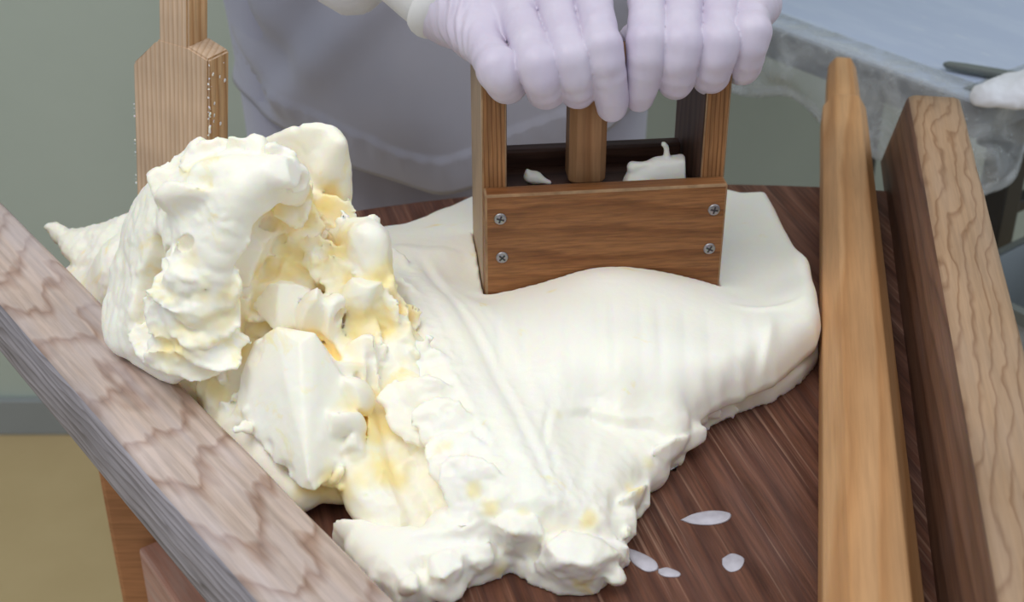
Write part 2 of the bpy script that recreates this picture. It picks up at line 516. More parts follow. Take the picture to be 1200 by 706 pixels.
# ------------------------------------------------------------------ volume sculpting
class Vol:
    """a signed-distance volume that is sculpted and then turned into one quad mesh"""

    def __init__(self, lo, hi, h):
        self.h = h
        self.lo = np.array(lo, dtype=np.float64)
        self.n = np.ceil((np.array(hi) - self.lo) / h).astype(int) + 1
        self.D = np.full(self.n, 0.05, dtype=np.float32)

    def sl(self, lo, hi):
        a = np.clip(np.floor((np.array(lo) - self.lo) / self.h).astype(int), 0, self.n)
        b = np.clip(np.ceil((np.array(hi) - self.lo) / self.h).astype(int) + 1, 0, self.n)
        return a, b

    def grid(self, a, b):
        ax = [(self.lo[i] + np.arange(a[i], b[i]) * self.h).astype(np.float32) for i in range(3)]
        return ax[0][:, None, None], ax[1][None, :, None], ax[2][None, None, :]

    def merge(self, a, b, d, k, sub=False):
        s = tuple(slice(a[i], b[i]) for i in range(3))
        o = self.D[s]
        if sub:
            d = -d
            hh = np.maximum(k - np.abs(o - d), 0) / max(k, 1e-6)
            self.D[s] = np.maximum(o, d) + hh * hh * k * 0.25
        else:
            hh = np.maximum(k - np.abs(o - d), 0) / max(k, 1e-6)
            self.D[s] = np.minimum(o, d) - hh * hh * k * 0.25

    def capsule(self, p, q, ra, rb, k=0.004, sub=False, into=None):
        p, q = np.array(p, float), np.array(q, float)
        m = max(ra, rb) + max(k, 2 * self.h) + 2 * self.h
        a, b = self.sl(np.minimum(p, q) - m, np.maximum(p, q) + m)
        if np.any(b <= a):
            return
        X, Y, Z = self.grid(a, b)
        e = q - p
        L = max(e @ e, 1e-12)
        t = np.clip(((X - p[0]) * e[0] + (Y - p[1]) * e[1] + (Z - p[2]) * e[2]) / L, 0, 1)
        d = np.sqrt((X - p[0] - t * e[0]) ** 2 + (Y - p[1] - t * e[1]) ** 2 + (Z - p[2] - t * e[2]) ** 2) - (ra + (rb - ra) * t)
        self.merge(a, b, d.astype(np.float32), k, sub)

    def chain(self, pts, rad, k=0.004, sub=False):
        for i in range(len(pts) - 1):
            self.capsule(pts[i], pts[i + 1], rad[i], rad[i + 1], k, sub)

    def ball(self, c, r, k=0.006, rot=None, sub=False):
        """ellipsoid with radii r"""
        c, r = np.array(c, float), np.array(r, float)
        m = r.max() + k + 2 * self.h
        a, b = self.sl(c - m, c + m)
        if np.any(b <= a):
            return
        X, Y, Z = self.grid(a, b)
        P = [X - c[0], Y - c[1], Z - c[2]]
        if rot is not None:
            R = np.array(rot)
            P = [R[0, i] * P[0] + R[1, i] * P[1] + R[2, i] * P[2] for i in range(3)]
        q = np.sqrt((P[0] / r[0]) ** 2 + (P[1] / r[1]) ** 2 + (P[2] / r[2]) ** 2)
        d = (q - 1) * r.min() * 0.9
        self.merge(a, b, d.astype(np.float32), k, sub)

    def rbox(self, c, s, rot, rr=0.003, k=0.003):
        c, s = np.array(c, float), np.array(s, float)
        m = np.linalg.norm(s) + k + 2 * self.h
        a, b = self.sl(c - m, c + m)
        if np.any(b <= a):
            return
        X, Y, Z = self.grid(a, b)
        R = np.array(rot)
        P = [X - c[0], Y - c[1], Z - c[2]]
        P = [np.abs(R[0, i] * P[0] + R[1, i] * P[1] + R[2, i] * P[2]) - (s[i] - rr) for i in range(3)]
        o = np.sqrt(sum(np.maximum(p, 0) ** 2 for p in P))
        i_ = np.minimum(np.maximum(np.maximum(P[0], P[1]), P[2]), 0)
        self.merge(a, b, (o + i_ - rr).astype(np.float32), k)

    def sheet(self, G, r, k=0.003, torn=0.0, edge=0.55, seed=0, wob=0.0, oval=False):
        """a thick curved sheet through the control grid G (rows x cols x 3)"""
        P = spline_grid(np.array(G, float), self.h * 1.25)
        nr, nc = P.shape[:2]
        s = np.linspace(0, 1, nr)[:, None] * np.ones((1, nc))
        t = np.linspace(0, 1, nc)[None, :] * np.ones((nr, 1))
        lr = np.linalg.norm(np.diff(P, axis=0), axis=2).sum(0).mean()
        lc = np.linalg.norm(np.diff(P, axis=1), axis=2).sum(1).mean()
        ed = np.minimum(np.minimum(s, 1 - s) * lr, np.minimum(t, 1 - t) * lc)
        if oval:
            rho = np.sqrt((2 * s - 1) ** 2 + (2 * t - 1) ** 2)
            ed = (1.05 - rho) * min(lr, lc) * 0.5
        nzv = np.array([[mnoise.noise(Vector((P[i, j, 0] * 70 + seed, P[i, j, 1] * 70, P[i, j, 2] * 70))) +
                         0.6 * mnoise.noise(Vector((P[i, j, 0] * 220 + seed, P[i, j, 1] * 220, P[i, j, 2] * 220)))
                         for j in range(nc)] for i in range(nr)])
        if wob:
            du = np.gradient(P, axis=0)
            dv = np.gradient(P, axis=1)
            N = np.cross(du, dv)
            N /= np.linalg.norm(N, axis=2, keepdims=True) + 1e-9
            P = P + N * (nzv * wob)[:, :, None]
        keep = ed > torn * np.clip(nzv + 0.25, 0, 2) if not oval else ed > torn * (nzv + 0.2)
        rad = r * (edge + (1 - edge) * np.clip(ed / (2.2 * r), 0, 1)) * (1 + 0.10 * nzv)
        pts, rd = P[keep], rad[keep]
        if len(pts) == 0:
            return
        m = r + max(k, 2 * self.h) + self.h
        a, b = self.sl(pts.min(0) - m, pts.max(0) + m)
        if np.any(b <= a):
            return
        L = np.full(b - a, 0.05, dtype=np.float32)
        bw = int(math.ceil(m / self.h))
        ofs = (np.arange(-bw, bw + 1) * self.h).astype(np.float32)
        ci = np.rint((pts - self.lo) / self.h).astype(int)
        for (x, y, z), c, rr in zip(ci, pts, rd):
            l0 = np.array([x, y, z]) - bw - a
            h0 = l0 + 2 * bw + 1
            cl = np.maximum(l0, 0)
            ch = np.minimum(h0, b - a)
            if np.any(ch <= cl):
                continue
            gx = ((np.arange(cl[0], ch[0]) + a[0]) * self.h + self.lo[0] - c[0]).astype(np.float32)
            gy = ((np.arange(cl[1], ch[1]) + a[1]) * self.h + self.lo[1] - c[1]).astype(np.float32)
            gz = ((np.arange(cl[2], ch[2]) + a[2]) * self.h + self.lo[2] - c[2]).astype(np.float32)
            d = np.sqrt((gx * gx)[:, None, None] + (gy * gy)[None, :, None] + (gz * gz)[None, None, :]) - np.float32(rr)
            S = L[cl[0]:ch[0], cl[1]:ch[1], cl[2]:ch[2]]
            np.minimum(S, d, out=S)
        self.merge(a, b, L, k)

    def blur(self, times=1):
        for _ in range(times):
            for ax in range(3):
                D = self.D
                up = np.roll(D, 1, ax)
                dn = np.roll(D, -1, ax)
                self.D = (0.25 * up + 0.5 * D + 0.25 * dn).astype(np.float32)

    def mesh(self, speck=0):
        D = self.D
        D[0], D[-1], D[:, 0], D[:, -1], D[:, :, 0], D[:, :, -1] = (0.02,) * 6
        s = D < 0
        cnt = np.zeros(np.array(D.shape) - 1, dtype=np.uint8)
        C8 = [(i, j, k) for i in (0, 1) for j in (0, 1) for k in (0, 1)]
        nx, ny, nz = D.shape
        sub = lambda A, c: A[c[0]:nx - 1 + c[0], c[1]:ny - 1 + c[1], c[2]:nz - 1 + c[2]]
        for c in C8:
            cnt += sub(s, c)
        I = np.argwhere((cnt > 0) & (cnt < 8))
        vals = {c: D[I[:, 0] + c[0], I[:, 1] + c[1], I[:, 2] + c[2]] for c in C8}
        acc = np.zeros((len(I), 3))
        num = np.zeros(len(I))
        for c in C8:
            for ax in range(3):
                if c[ax]:
                    continue
                c2 = list(c)
                c2[ax] = 1
                va, vb = vals[c], vals[tuple(c2)]
                x = (va < 0) != (vb < 0)
                t = np.where(x, va / np.where(x, va - vb, 1), 0)
                p = np.array(c, float)[None, :].repeat(len(I), 0)
                p[:, ax] += t
                acc += p * x[:, None]
                num += x
        V = (I + acc / num[:, None]) * self.h + self.lo
        idx = np.full(cnt.shape, -1, dtype=np.int32)
        idx[I[:, 0], I[:, 1], I[:, 2]] = np.arange(len(I))
        Q = []
        for ax in range(3):
            o1, o2 = [(1, 2), (2, 0), (0, 1)][ax]
            sa = [slice(1, -1)] * 3
            sb = [slice(1, -1)] * 3
            sa[ax] = slice(0, -1)
            sb[ax] = slice(1, None)
            A, B = s[tuple(sa)], s[tuple(sb)]
            E = np.argwhere(A != B)
            base = E.copy()
            base[:, o1] += 1
            base[:, o2] += 1
            f = A[E[:, 0], E[:, 1], E[:, 2]]

            def g(a1, a2):
                q = base.copy()
                q[:, o1] -= a1
                q[:, o2] -= a2
                return idx[q[:, 0], q[:, 1], q[:, 2]]
            q = np.stack([g(1, 1), g(0, 1), g(0, 0), g(1, 0)], 1)
            q[~f] = q[~f][:, ::-1]
            Q.append(q)
        Q = np.concatenate(Q)
        Q = Q[(Q >= 0).all(1)]
        # drop loose specks
        lab = np.arange(len(V))
        for _ in range(60):
            m_ = lab[Q].min(1)
            new = lab.copy()
            for i in range(4):
                np.minimum.at(new, Q[:, i], m_)
                np.minimum.at(new, lab[Q[:, i]], m_)
            new = new[new]
            if np.array_equal(new, lab):
                break
            lab = new
        cn = np.bincount(lab, minlength=len(V))
        ok = cn[lab] >= speck
        nid = np.cumsum(ok) - 1
        Q = nid[Q[ok[Q].all(1)]]
        return V[ok], Q


def cr(P, n):
    """Catmull-Rom resample along axis 0"""
    m = len(P)
    E = np.concatenate([[2 * P[0] - P[1]], P, [2 * P[-1] - P[-2]]])
    out = []
    for x in np.linspace(0, m - 1, n):
        i = min(int(x), m - 2)
        t = x - i
        a, b, c, d = E[i], E[i + 1], E[i + 2], E[i + 3]
        out.append(0.5 * (2 * b + (c - a) * t + (2 * a - 5 * b + 4 * c - d) * t * t + (3 * b - a - 3 * c + d) * t ** 3))
    return np.array(out)


def spline_grid(G, step):
    lr = np.linalg.norm(np.diff(G, axis=0), axis=2).sum(0).max()
    lc = np.linalg.norm(np.diff(G, axis=1), axis=2).sum(1).max()
    A = cr(G, max(4, int(lr / step)))
    B = cr(A.transpose(1, 0, 2), max(4, int(lc / step)))
    return B.transpose(1, 0, 2)


def uvgrid(rows):
    return [[at(*p) for p in r] for r in rows]


def rotm(ax, ay, az):
    from mathutils import Euler
    return np.array(Euler((ax, ay, az)).to_matrix())


def normals(V, Q):
    n = np.cross(V[Q[:, 2]] - V[Q[:, 0]], V[Q[:, 3]] - V[Q[:, 1]])
    N = np.zeros_like(V)
    for i in range(4):
        np.add.at(N, Q[:, i], n)
    return N / (np.linalg.norm(N, axis=1, keepdims=True) + 1e-12)


def polydist(px, py, poly):
    """signed distance to a polygon, negative inside"""
    P = np.array(poly, float)
    d = np.full(px.shape, 1e9)
    ins = np.zeros(px.shape, bool)
    for i in range(len(P)):
        a, b = P[i], P[(i + 1) % len(P)]
        e = b - a
        t = np.clip(((px - a[0]) * e[0] + (py - a[1]) * e[1]) / (e @ e + 1e-12), 0, 1)
        d = np.minimum(d, np.hypot(px - a[0] - t * e[0], py - a[1] - t * e[1]))
        c = (a[1] > py) != (b[1] > py)
        with np.errstate(divide='ignore', invalid='ignore'):
            xi = a[0] + (py - a[1]) / (b[1] - a[1]) * (b[0] - a[0])
        ins ^= c & (px < xi)
    return np.where(ins, -d, d)


def linedist(px, py, line):
    d = np.full(px.shape, 1e9)
    for a, b in zip(line[:-1], line[1:]):
        a, b = np.array(a), np.array(b)
        e = b - a
        t = np.clip(((px - a[0]) * e[0] + (py - a[1]) * e[1]) / (e @ e + 1e-12), 0, 1)
        d = np.minimum(d, np.hypot(px - a[0] - t * e[0], py - a[1] - t * e[1]))
    return d


# ------------------------------------------------------------------ the room
def struct(name, bm, m):
    o = obj(name, bm, m)
    o['kind'] = 'structure'
    return o


WALL_Y, FZ = 1.817, -0.10
struct('floor', box_bm(7, 6, 0.1, (0.5, WALL_Y - 3.0, FZ - 0.05), 0), M['floor'])
struct('wall_back', box_bm(7, 0.12, 2.7, (0.5, WALL_Y + 0.06, FZ + 1.35), 0), M['wall'])
struct('baseboard_back', box_bm(7, 0.012, 0.066, (0.5, WALL_Y - 0.006, FZ + 0.033), 0.003), M['baseboard'])

# ------------------------------------------------------------------ butter working table
BZ = 0.75
table = thing('butter_working_table', 'fan-shaped wooden butter working table with a raised rail along each side', 'table', (0.0, 0.7, FZ))
TL = Matrix.Translation(-Vector(table.location))


def place(o, m):
    o.matrix_local = TL @ m if o.parent == table else m


def frame(p, d, up=(0, 0, 1)):
    x = Vector(d).normalized()
    z = Vector(up)
    y = z.cross(x).normalized()
    z = x.cross(y)
    m = Matrix((x, y, z)).transposed().to_4x4()
    m.translation = Vector(p)
    return m


# left rail: square bar, outlines measured on its top face (z = LT)
LT, LB = 0.788, 0.738
l0, l1 = atz(0, 232, LT), atz(468, 706, LT)
ldir = (l0 - l1) / np.linalg.norm(l0 - l1)          # away from the camera
lnrm = np.array([-ldir[1], ldir[0], 0])             # outwards (left)
LW = 0.050
Llen0, Llen1 = -0.12, 0.72


def rail_bm(L, W, H, bev=0.006, endcut=0.0):
    """x along, y across, z up; one end may be cut on the slant; finely divided so that the edges can be worn"""
    bm = bmesh.new()
    prof = []
    for sx, sy in ((-1, -1), (1, -1), (1, 1), (-1, 1)):
        for a in np.linspace(0, PI / 2, 4):
            ang = {(-1, -1): PI, (1, -1): 1.5 * PI, (1, 1): 0, (-1, 1): PI / 2}[(sx, sy)] + a
            prof.append((sx * (W / 2 - bev) + bev * math.cos(ang), sy * (H / 2 - bev) + bev * math.sin(ang)))
    rings = []
    n = 60
    for i in range(n + 1):
        t = i / n
        ring = []
        for (y, z) in prof:
            cut = endcut * (z + H / 2) / H if endcut else 0
            x = t * (L - cut)
            jj = 0.0007 * mnoise.noise(Vector((x * 25, y * 60, z * 60)))
            ring.append((x, y * (1 + jj * 20), z + jj))
        rings.append(ring)
    # rounded far end
    v, f = loft(rings)
    vs = [bm.verts.new(p) for p in v]
    for q in f:
        bm.faces.new([vs[i] for i in q])
    return bm


lr_len = Llen1 - Llen0
bm = rail_bm(lr_len, LW, LT - LB, 0.005)
rail_l = obj('rail', bm, [M['rail_pale'], M['rail_weathered']], table, True)
st = l1 + ldir * Llen0 + lnrm * (LW / 2)
place(rail_l, frame((st[0], st[1], (LT + LB) / 2), ldir))
rail_l['label'] = 'left rail with bold dark grain on top and a grey weathered side'
for p in rail_l.data.polygons:
    if p.normal.y > 0.75:
        p.material_index = 1

# right rail: tall plank on edge with a slanted far end
RT, RB = 0.846, 0.738
r0, r1 = atz(1098, 300, RT), atz(1170, 706, RT)
rdir = (r0 - r1) / np.linalg.norm(r0 - r1)
rnrm = np.array([rdir[1], -rdir[0], 0])
RW = 0.036
r_end = (1.028 - r1[1]) / rdir[1]
bm = rail_bm(r_end + 0.14, RW, RT - RB, 0.006, endcut=0.115)
rail_r = obj('rail', bm, [M['rail_tan'], M['rail_brown']], table, True)
st = r1 - rdir * 0.14 + rnrm * (RW / 2)
place(rail_r, frame((st[0], st[1], (RT + RB) / 2), rdir))
rail_r['label'] = 'tall right rail with a tan grained top and dark brown inner face'
for p in rail_r.data.polygons:
    if abs(p.normal.y) > 0.75 or p.normal.x > 0.85:
        p.material_index = 1

# board
FAR = 0.962
NEAR = 0.30


def rail_x(p0, d, y):
    return p0[0] + d[0] * (y - p0[1]) / d[1]


lc = [rail_x(l1, ldir, y) - 0.004 for y in (NEAR, FAR)]
rc = [rail_x(r1, rdir, y) + 0.004 for y in (NEAR, FAR)]
lc[0] = min(lc[0], rc[0] - 0.05)
bm = bmesh.new()
AC, AR = (0.147, 0.165), 0.805             # the far end is an arc about the narrow end
cor = [(lc[0], NEAR), (rc[0], NEAR)]
a_r = math.atan2(FAR - 0.005 - AC[1], rail_x(r1, rdir, FAR) + 0.004 - AC[0])
for k in range(25):
    a_ = a_r + (math.radians(127.2) - a_r) * k / 24
    cor.append((AC[0] + AR * math.cos(a_), AC[1] + AR * math.sin(a_)))
vb = [bm.verts.new((x, y, BZ - 0.026)) for x, y in cor]
vt = [bm.verts.new((x, y, BZ)) for x, y in cor]
bm.faces.new(vb[::-1])
bm.faces.new(vt)
for i in range(len(cor)):
    j = (i + 1) % len(cor)
    bm.faces.new((vb[i], vb[j], vt[j], vt[i]))
bmesh.ops.recalc_face_normals(bm, faces=bm.faces)
# grain runs along the middle of the fan: use a rotated local frame
ga = math.atan2(0.128, -0.034)
rm = Matrix.Rotation(-ga, 4, 'Z')
bmesh.ops.transform(bm, matrix=rm @ Matrix.Translation((0, -0.6, -BZ)), verts=bm.verts)
board = obj('board', bm, M['board'], table)
place(board, Matrix.Translation((0, 0.6, BZ)) @ Matrix.Rotation(ga, 4, 'Z'))

# stand under the table
leg_xy = [(-0.270, 0.8225), (0.24, 0.8225), (0.02, 0.36)]
for x, y in leg_xy:
    bm = box_bm(0.045, 0.045, BZ - 0.028 - FZ, (0, 0, (BZ - 0.028 - FZ) / 2), 0.004)
    lg = obj('leg', bm, M['leg'], table)
    place(lg, Matrix.Translation((x, y, FZ)))


def beam(p, q, w, h, m, name='stretcher'):
    p, q = Vector(p), Vector(q)
    bm = box_bm((q - p).length, w, h, ((q - p).length / 2, 0, 0), 0.003)
    o = obj(name, bm, m, table)
    place(o, frame(p, q - p))
    return o


beam((-0.2505, 0.801, 0.512), (0.03, 0.388, 0.512), 0.045, 0.075, M['beam'])
beam((0.235, 0.798, 0.512), (0.045, 0.388, 0.512), 0.045, 0.075, M['beam'])
beam((-0.247, 0.8225, 0.66), (0.217, 0.8225, 0.66), 0.03, 0.08, M['leg'], 'apron')

# ------------------------------------------------------------------ working stick on the board
s0, s1 = atz(962, 706, 0.766), atz(963, 140, 0.766)
t0_, t1_ = atz(1085, 706, 0.780), atz(1018, 140, 0.780)
c0, c1 = (s0 + t0_) / 2, (s1 + t1_) / 2
sd = (c1 - c0) / np.linalg.norm(c1 - c0)
SL = np.linalg.norm(c1 - c0)


def octa(wd, ht, chl, chr_):
    a, b = wd / 2, ht
    return [(-a + chl * .4, 0), (a - chr_ * .4, 0), (a, chr_ * .5), (a, b - chr_ * 1.3), (a - chr_, b), (-a + chl, b), (-a, b - chl * 1.6), (-a, chl * .5)]


stat = [(-0.16, 0.049, 0.042), (0.0, 0.046, 0.041), (SL * 0.5, 0.0405, 0.038), (SL * 0.97, 0.0350, 0.036), (SL + 0.020, 0.0340, 0.0355),
        (SL + 0.0235, 0.0325, 0.0345), (SL + 0.026, 0.0265, 0.031), (SL + 0.06, 0.0260, 0.0305), (SL + 0.107, 0.0235, 0.029), (SL + 0.113, 0.0215, 0.028), (SL + 0.117, 0.017, 0.025)]
rings = []
for x, wd, ht in stat:
    rings.append([(x, y, z + (0.0355 - ht) * 0.45 * (x > SL + 0.024)) for y, z in octa(wd, ht, wd * 0.20, wd * 0.24)])
v, f = loft(rings)
stick = pyobj('working_stick', v, f, M['stick'], None, False)
bv = stick.modifiers.new('bevel', 'BEVEL')
bv.width = 0.0022
bv.segments = 2
bv.limit_method = 'ANGLE'
bv.angle_limit = 0.35
stick.matrix_world = frame((c0[0], c0[1], BZ), (sd[0], sd[1], 0))
tag(stick, 'long honey-coloured eight-sided wooden stick lying along the tall right rail', 'stick')

# ------------------------------------------------------------------ press
py0 = 0.745
pl = at(568, 230, py0)
ang = math.radians(6.2)
pdir = np.array([math.cos(ang), math.sin(ang), 0])
PW = 0.1450
press = thing('butter_press', 'open wooden box press with screwed front board sunk into the butter', 'press', (pl[0], pl[1], 0.772), ang)
PTOP = pl[2] - 0.772           # top of the front board above the press origin
PD = 0.070                     # outer depth


def plank(name, sx, sy, sz, c, mats, parent, bev=0.0015, edge=True):
    bm = box_bm(sx, sy, sz, (0, 0, 0), bev)
    o = obj(name, bm, mats, parent)
    o.location = c
    if edge and isinstance(mats, list):
        for p in o.data.polygons:
            if max(abs(p.normal.x), abs(p.normal.y), abs(p.normal.z)) < 0.98:
                p.material_index = 1
    return o


fb = plank('front_board', PW, 0.012, PTOP, (PW / 2, 0.006, PTOP / 2), [M['press'], M['press_edge']], press, 0.0014)
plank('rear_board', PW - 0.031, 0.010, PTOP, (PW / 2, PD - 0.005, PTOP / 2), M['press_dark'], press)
PH = 0.150
for sx in (0, 1):
    o = plank('side_post', 0.0150, PD + 0.004, PH, (0.0075 - 0.0006 if sx == 0 else PW - 0.0069, 0.0121 + (PD + 0.004) / 2, PH / 2 + 0.001), [M['press_post'], M['press_edge'], M['press_side'], M['press_inner_shade']], press, 0.0012)
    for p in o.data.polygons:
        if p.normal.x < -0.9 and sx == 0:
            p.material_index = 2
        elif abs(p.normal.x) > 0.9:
            p.material_index = 3  # inward-facing sides get the wood with shade painted in
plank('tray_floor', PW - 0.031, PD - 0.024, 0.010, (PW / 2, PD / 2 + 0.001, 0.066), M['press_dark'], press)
bm = box_bm(0.0225, 0.0225, PH - 0.0715, (0, 0, 0), 0.004, 1)
o = obj('center_post', bm, M['press_mid'], press)
o.location = (PW * 0.447, 0.036, 0.0713 + (PH - 0.0715) / 2)
# handle bar: rounded
rings = []
for x in np.linspace(0.005, PW - 0.005, 8):
    rings.append([(x, 0.036 + 0.0115 * math.cos(a), PH - 0.0015 + 0.0105 * math.sin(a)) for a in np.linspace(0, 2 * PI, 16, endpoint=False)])
v, f = loft(rings)
pyobj('handle_bar', v, f, M['press_mid'], press)


def screw(x, z, a):
    bm = bmesh.new()
    n = 24
    prev = None
    for r, d in ((0.0037, 0.0), (0.0037, 0.0004), (0.0033, 0.0009), (0.0016, 0.0012)):
        ring = [bm.verts.new((r * math.cos(2 * PI * i / n), -d, r * math.sin(2 * PI * i / n))) for i in range(n)]
        if prev:
            for i in range(n):
                bm.faces.new((prev[i], prev[(i + 1) % n], ring[(i + 1) % n], ring[i]))
        prev = ring
    bm.faces.new(prev)
    k = len(bm.faces)
    box_bm(0.0046, 0.0006, 0.0010, (0, -0.0011, 0), 0, bm=bm)
    box_bm(0.0010, 0.0006, 0.0046, (0, -0.0011, 0), 0, bm=bm)
    for i, fc in enumerate(bm.faces):
        fc.material_index = 1 if i >= k else 0
    o = obj('screw', bm, [M['screw'], M['slot']], fb)
    o.location = (x - PW / 2, -0.0060, z - PTOP / 2)
    o.rotation_euler = (0, a, 0)


screw(0.0090, PTOP - 0.0155, 0.3)
screw(0.0100, PTOP - 0.0415, 0.75)
screw(PW - 0.0075, PTOP - 0.0165, 0.2)
screw(PW - 0.0085, PTOP - 0.0430, 0.5)

# ------------------------------------------------------------------ butter
butter = thing('butter_mass', 'pale yellow butter heaped at the left and pressed flat under the box', 'butter', (-0.03, 0.70, BZ))
BI = Matrix.Translation(-Vector(butter.location))
HB = 0.0016


def facet(vol, c, r, rot, seed, k=.002, n=6):
    """a lump with flat torn faces: an ellipsoid cut by planes"""
    rs = np.random.default_rng(seed)
    c, r = np.array(c, float), np.array(r, float)
    m = r.max() + k + 2 * vol.h
    a, b = vol.sl(c - m, c + m)
    if np.any(b <= a):
        return
    X, Y, Z = vol.grid(a, b)
    R = np.array(rot)
    P = [X - c[0], Y - c[1], Z - c[2]]
    P = [(R[0, i] * P[0] + R[1, i] * P[1] + R[2, i] * P[2]) / r[i] for i in range(3)]
    q = np.sqrt(P[0] ** 2 + P[1] ** 2 + P[2] ** 2) - 1
    for _ in range(n):
        v = rs.normal(size=3)
        v /= np.linalg.norm(v)
        q = np.maximum(q, P[0] * v[0] + P[1] * v[1] + P[2] * v[2] - rs.uniform(.45, .8))
    vol.merge(a, b, (q * r.min() * .9).astype(np.float32), k)


def hull(vol, pts, rr=.001, k=.0015):
    """a crisp flat-faced shard: the convex hull of the points"""
    bm = bmesh.new()
    for p in pts:
        bm.verts.new(tuple(p))
    bmesh.ops.convex_hull(bm, input=list(bm.verts))
    bmesh.ops.recalc_face_normals(bm, faces=bm.faces)
    pl_ = [(np.array(f.normal), np.array(f.calc_center_median())) for f in bm.faces if f.calc_area() > 1e-9]
    bm.free()
    P = np.array(pts)
    a, b = vol.sl(P.min(0) - .006, P.max(0) + .006)
    X, Y, Z = vol.grid(a, b)
    d = None
    for n_, c_ in pl_:
        q = (X - c_[0]) * n_[0] + (Y - c_[1]) * n_[1] + (Z - c_[2]) * n_[2]
        d = q if d is None else np.maximum(d, q)
    vol.merge(a, b, (d - rr).astype(np.float32), k)


def flake(vol, c, la, lb, roll, curl, seed, r=.0034):
    """a small curled sheet; roll turns it about the line of sight, so it faces up and out"""
    rs = np.random.default_rng(seed)
    e_r = np.array([1.0, 0, 0])
    tilt = rs.uniform(.5, 1.1)                       # lean of the sheet away from the viewer
    e_u = np.array([0, math.cos(tilt), math.sin(tilt)])
    ex = e_r * math.cos(roll) - e_u * math.sin(roll)
    ey = e_r * math.sin(roll) + e_u * math.cos(roll)
    en = np.cross(ex, ey)
    if en[1] > 0:
        en = -en
    cu = curl * rs.uniform(.6, 1.4)
    G = []
    for a in (-1, -.33, .33, 1):
        row = []
        for b in (-1, 0, 1):
            row.append(c + ex * a * la / 2 + ey * b * lb / 2 + en * (cu * .012 * (b * b - .4) + .004 * rs.normal() * .5 + .004 * a * b * rs.normal()))
        G.append(row)
    vol.sheet(G, r * rs.uniform(.8, 1.25), .0018, .0050, edge=.35, seed=seed, wob=.0012, oval=True)


def set_fresh(o, V, pts, rad, amt):
    """where the butter was torn open its yellower inside shows"""
    d = np.full(len(V), 1e9)
    for p in pts:
        d = np.minimum(d, np.linalg.norm(V - np.array(p), axis=1))
    nz = np.array([mnoise.noise(Vector(p * 60)) + .5 * mnoise.noise(Vector(p * 160)) for p in V])
    w_ = np.clip((1 - d / rad) * 1.6 + nz * .9 - .1, 0, 1) * np.clip(1 - d / (rad * 1.5), 0, 1) ** .5
    a_ = o.data.attributes.new('fresh', 'FLOAT', 'POINT')
    a_.data.foreach_set('value', (w_ * amt).astype(np.float32))


def crease(V, amt):
    """sharp little valleys, stronger in some patches than in others"""
    out = np.empty(len(V))
    for i, p in enumerate(V):
        m_ = 0.35 + 0.65 * min(max(mnoise.noise(Vector(p * 16)) * 2.2 + .45, 0), 1)
        out[i] = m_ * (.0020 * (.22 - abs(mnoise.noise(Vector(p * 48)))) + .0011 * (.22 - abs(mnoise.noise(Vector(p * 125)))) + .0005 * mnoise.noise(Vector(p * 330)))
    return out * amt


# ---- pressed slab
sl = Vol((-0.17, 0.425, BZ - 0.006), (0.215, 0.965, BZ + 0.090), HB)
gx = sl.lo[0] + np.arange(sl.n[0]) * HB
gy = sl.lo[1] + np.arange(sl.n[1]) * HB
GX, GY = np.meshgrid(gx, gy, indexing='ij')
ctrl = [  # photo position and height of the butter above the board
    (430, 266, .018), (470, 258, .019), (530, 236, .019), (600, 215, .024), (700, 210, .022), (800, 212, .022), (870, 222, .026), (900, 222, .028),
    (455, 300, .046), (500, 296, .044), (535, 300, .040), (548, 320, .036), (480, 340, .060), (520, 345, .054), (560, 350, .040),
    (575, 350, .040), (610, 344, .043), (650, 336, .049), (700, 321, .0555), (745, 320, .054), (790, 326, .047), (830, 334, .040),
    (860, 345, .034), (850, 300, .026), (880, 290, .025), (930, 280, .026), (915, 330, .029), (940, 300, .034), (958, 325, .041), (895, 352, .036), (935, 345, .041), (958, 370, .041),
    (600, 390, .052), (660, 380, .057), (720, 375, .058), (780, 380, .054), (840, 390, .048), (900, 395, .045),
    (600, 440, .048), (660, 440, .050), (720, 440, .049), (780, 445, .045), (850, 440, .042), (920, 420, .038), (890, 455, .034), (830, 470, .034), (760, 472, .036), (700, 470, .037),
    (470, 400, .060), (510, 420, .058), (550, 430, .054), (490, 470, .052), (540, 500, .049), (580, 480, .050),
    (590, 550, .044), (630, 520, .044), (660, 560, .038), (690, 520, .036), (740, 510, .030), (790, 510, .026), (720, 560, .030), (690, 600, .032), (720, 640, .022),
    (640, 610, .036), (600, 610, .036), (540, 580, .036), (500, 570, .030), (450, 580, .024), (420, 612, .020), (470, 630, .022), (540, 635, .026), (440, 680, .020), (520, 680, .022), (600, 670, .022), (680, 670, .020)]
cp = np.array([list(atz(u, v, BZ + h)[:2]) + [h] for u, v, h in ctrl])


def tps(r):
    return np.where(r > 0, r * r * np.log(np.maximum(r, 1e-9)), 0)


K = tps(np.linalg.norm(cp[:, None, :2] - cp[None, :, :2], axis=2)) + np.eye(len(cp)) * 2e-5
Pm = np.c_[np.ones(len(cp)), cp[:, :2]]
A = np.block([[K, Pm], [Pm.T, np.zeros((3, 3))]])
wts = np.linalg.solve(A, np.r_[cp[:, 2], 0, 0, 0])
H = wts[-3] + wts[-2] * GX + wts[-1] * GY
for i in range(len(cp)):
    H += wts[i] * tps(np.hypot(GX - cp[i, 0], GY - cp[i, 1]))
H = np.clip(H, 0.012, 0.066)


def gline(pts, h=0.045):
    P = cr(np.array([atz(u, v, BZ + h)[:2] for u, v in pts]), 24)
    return [tuple(p) for p in P]


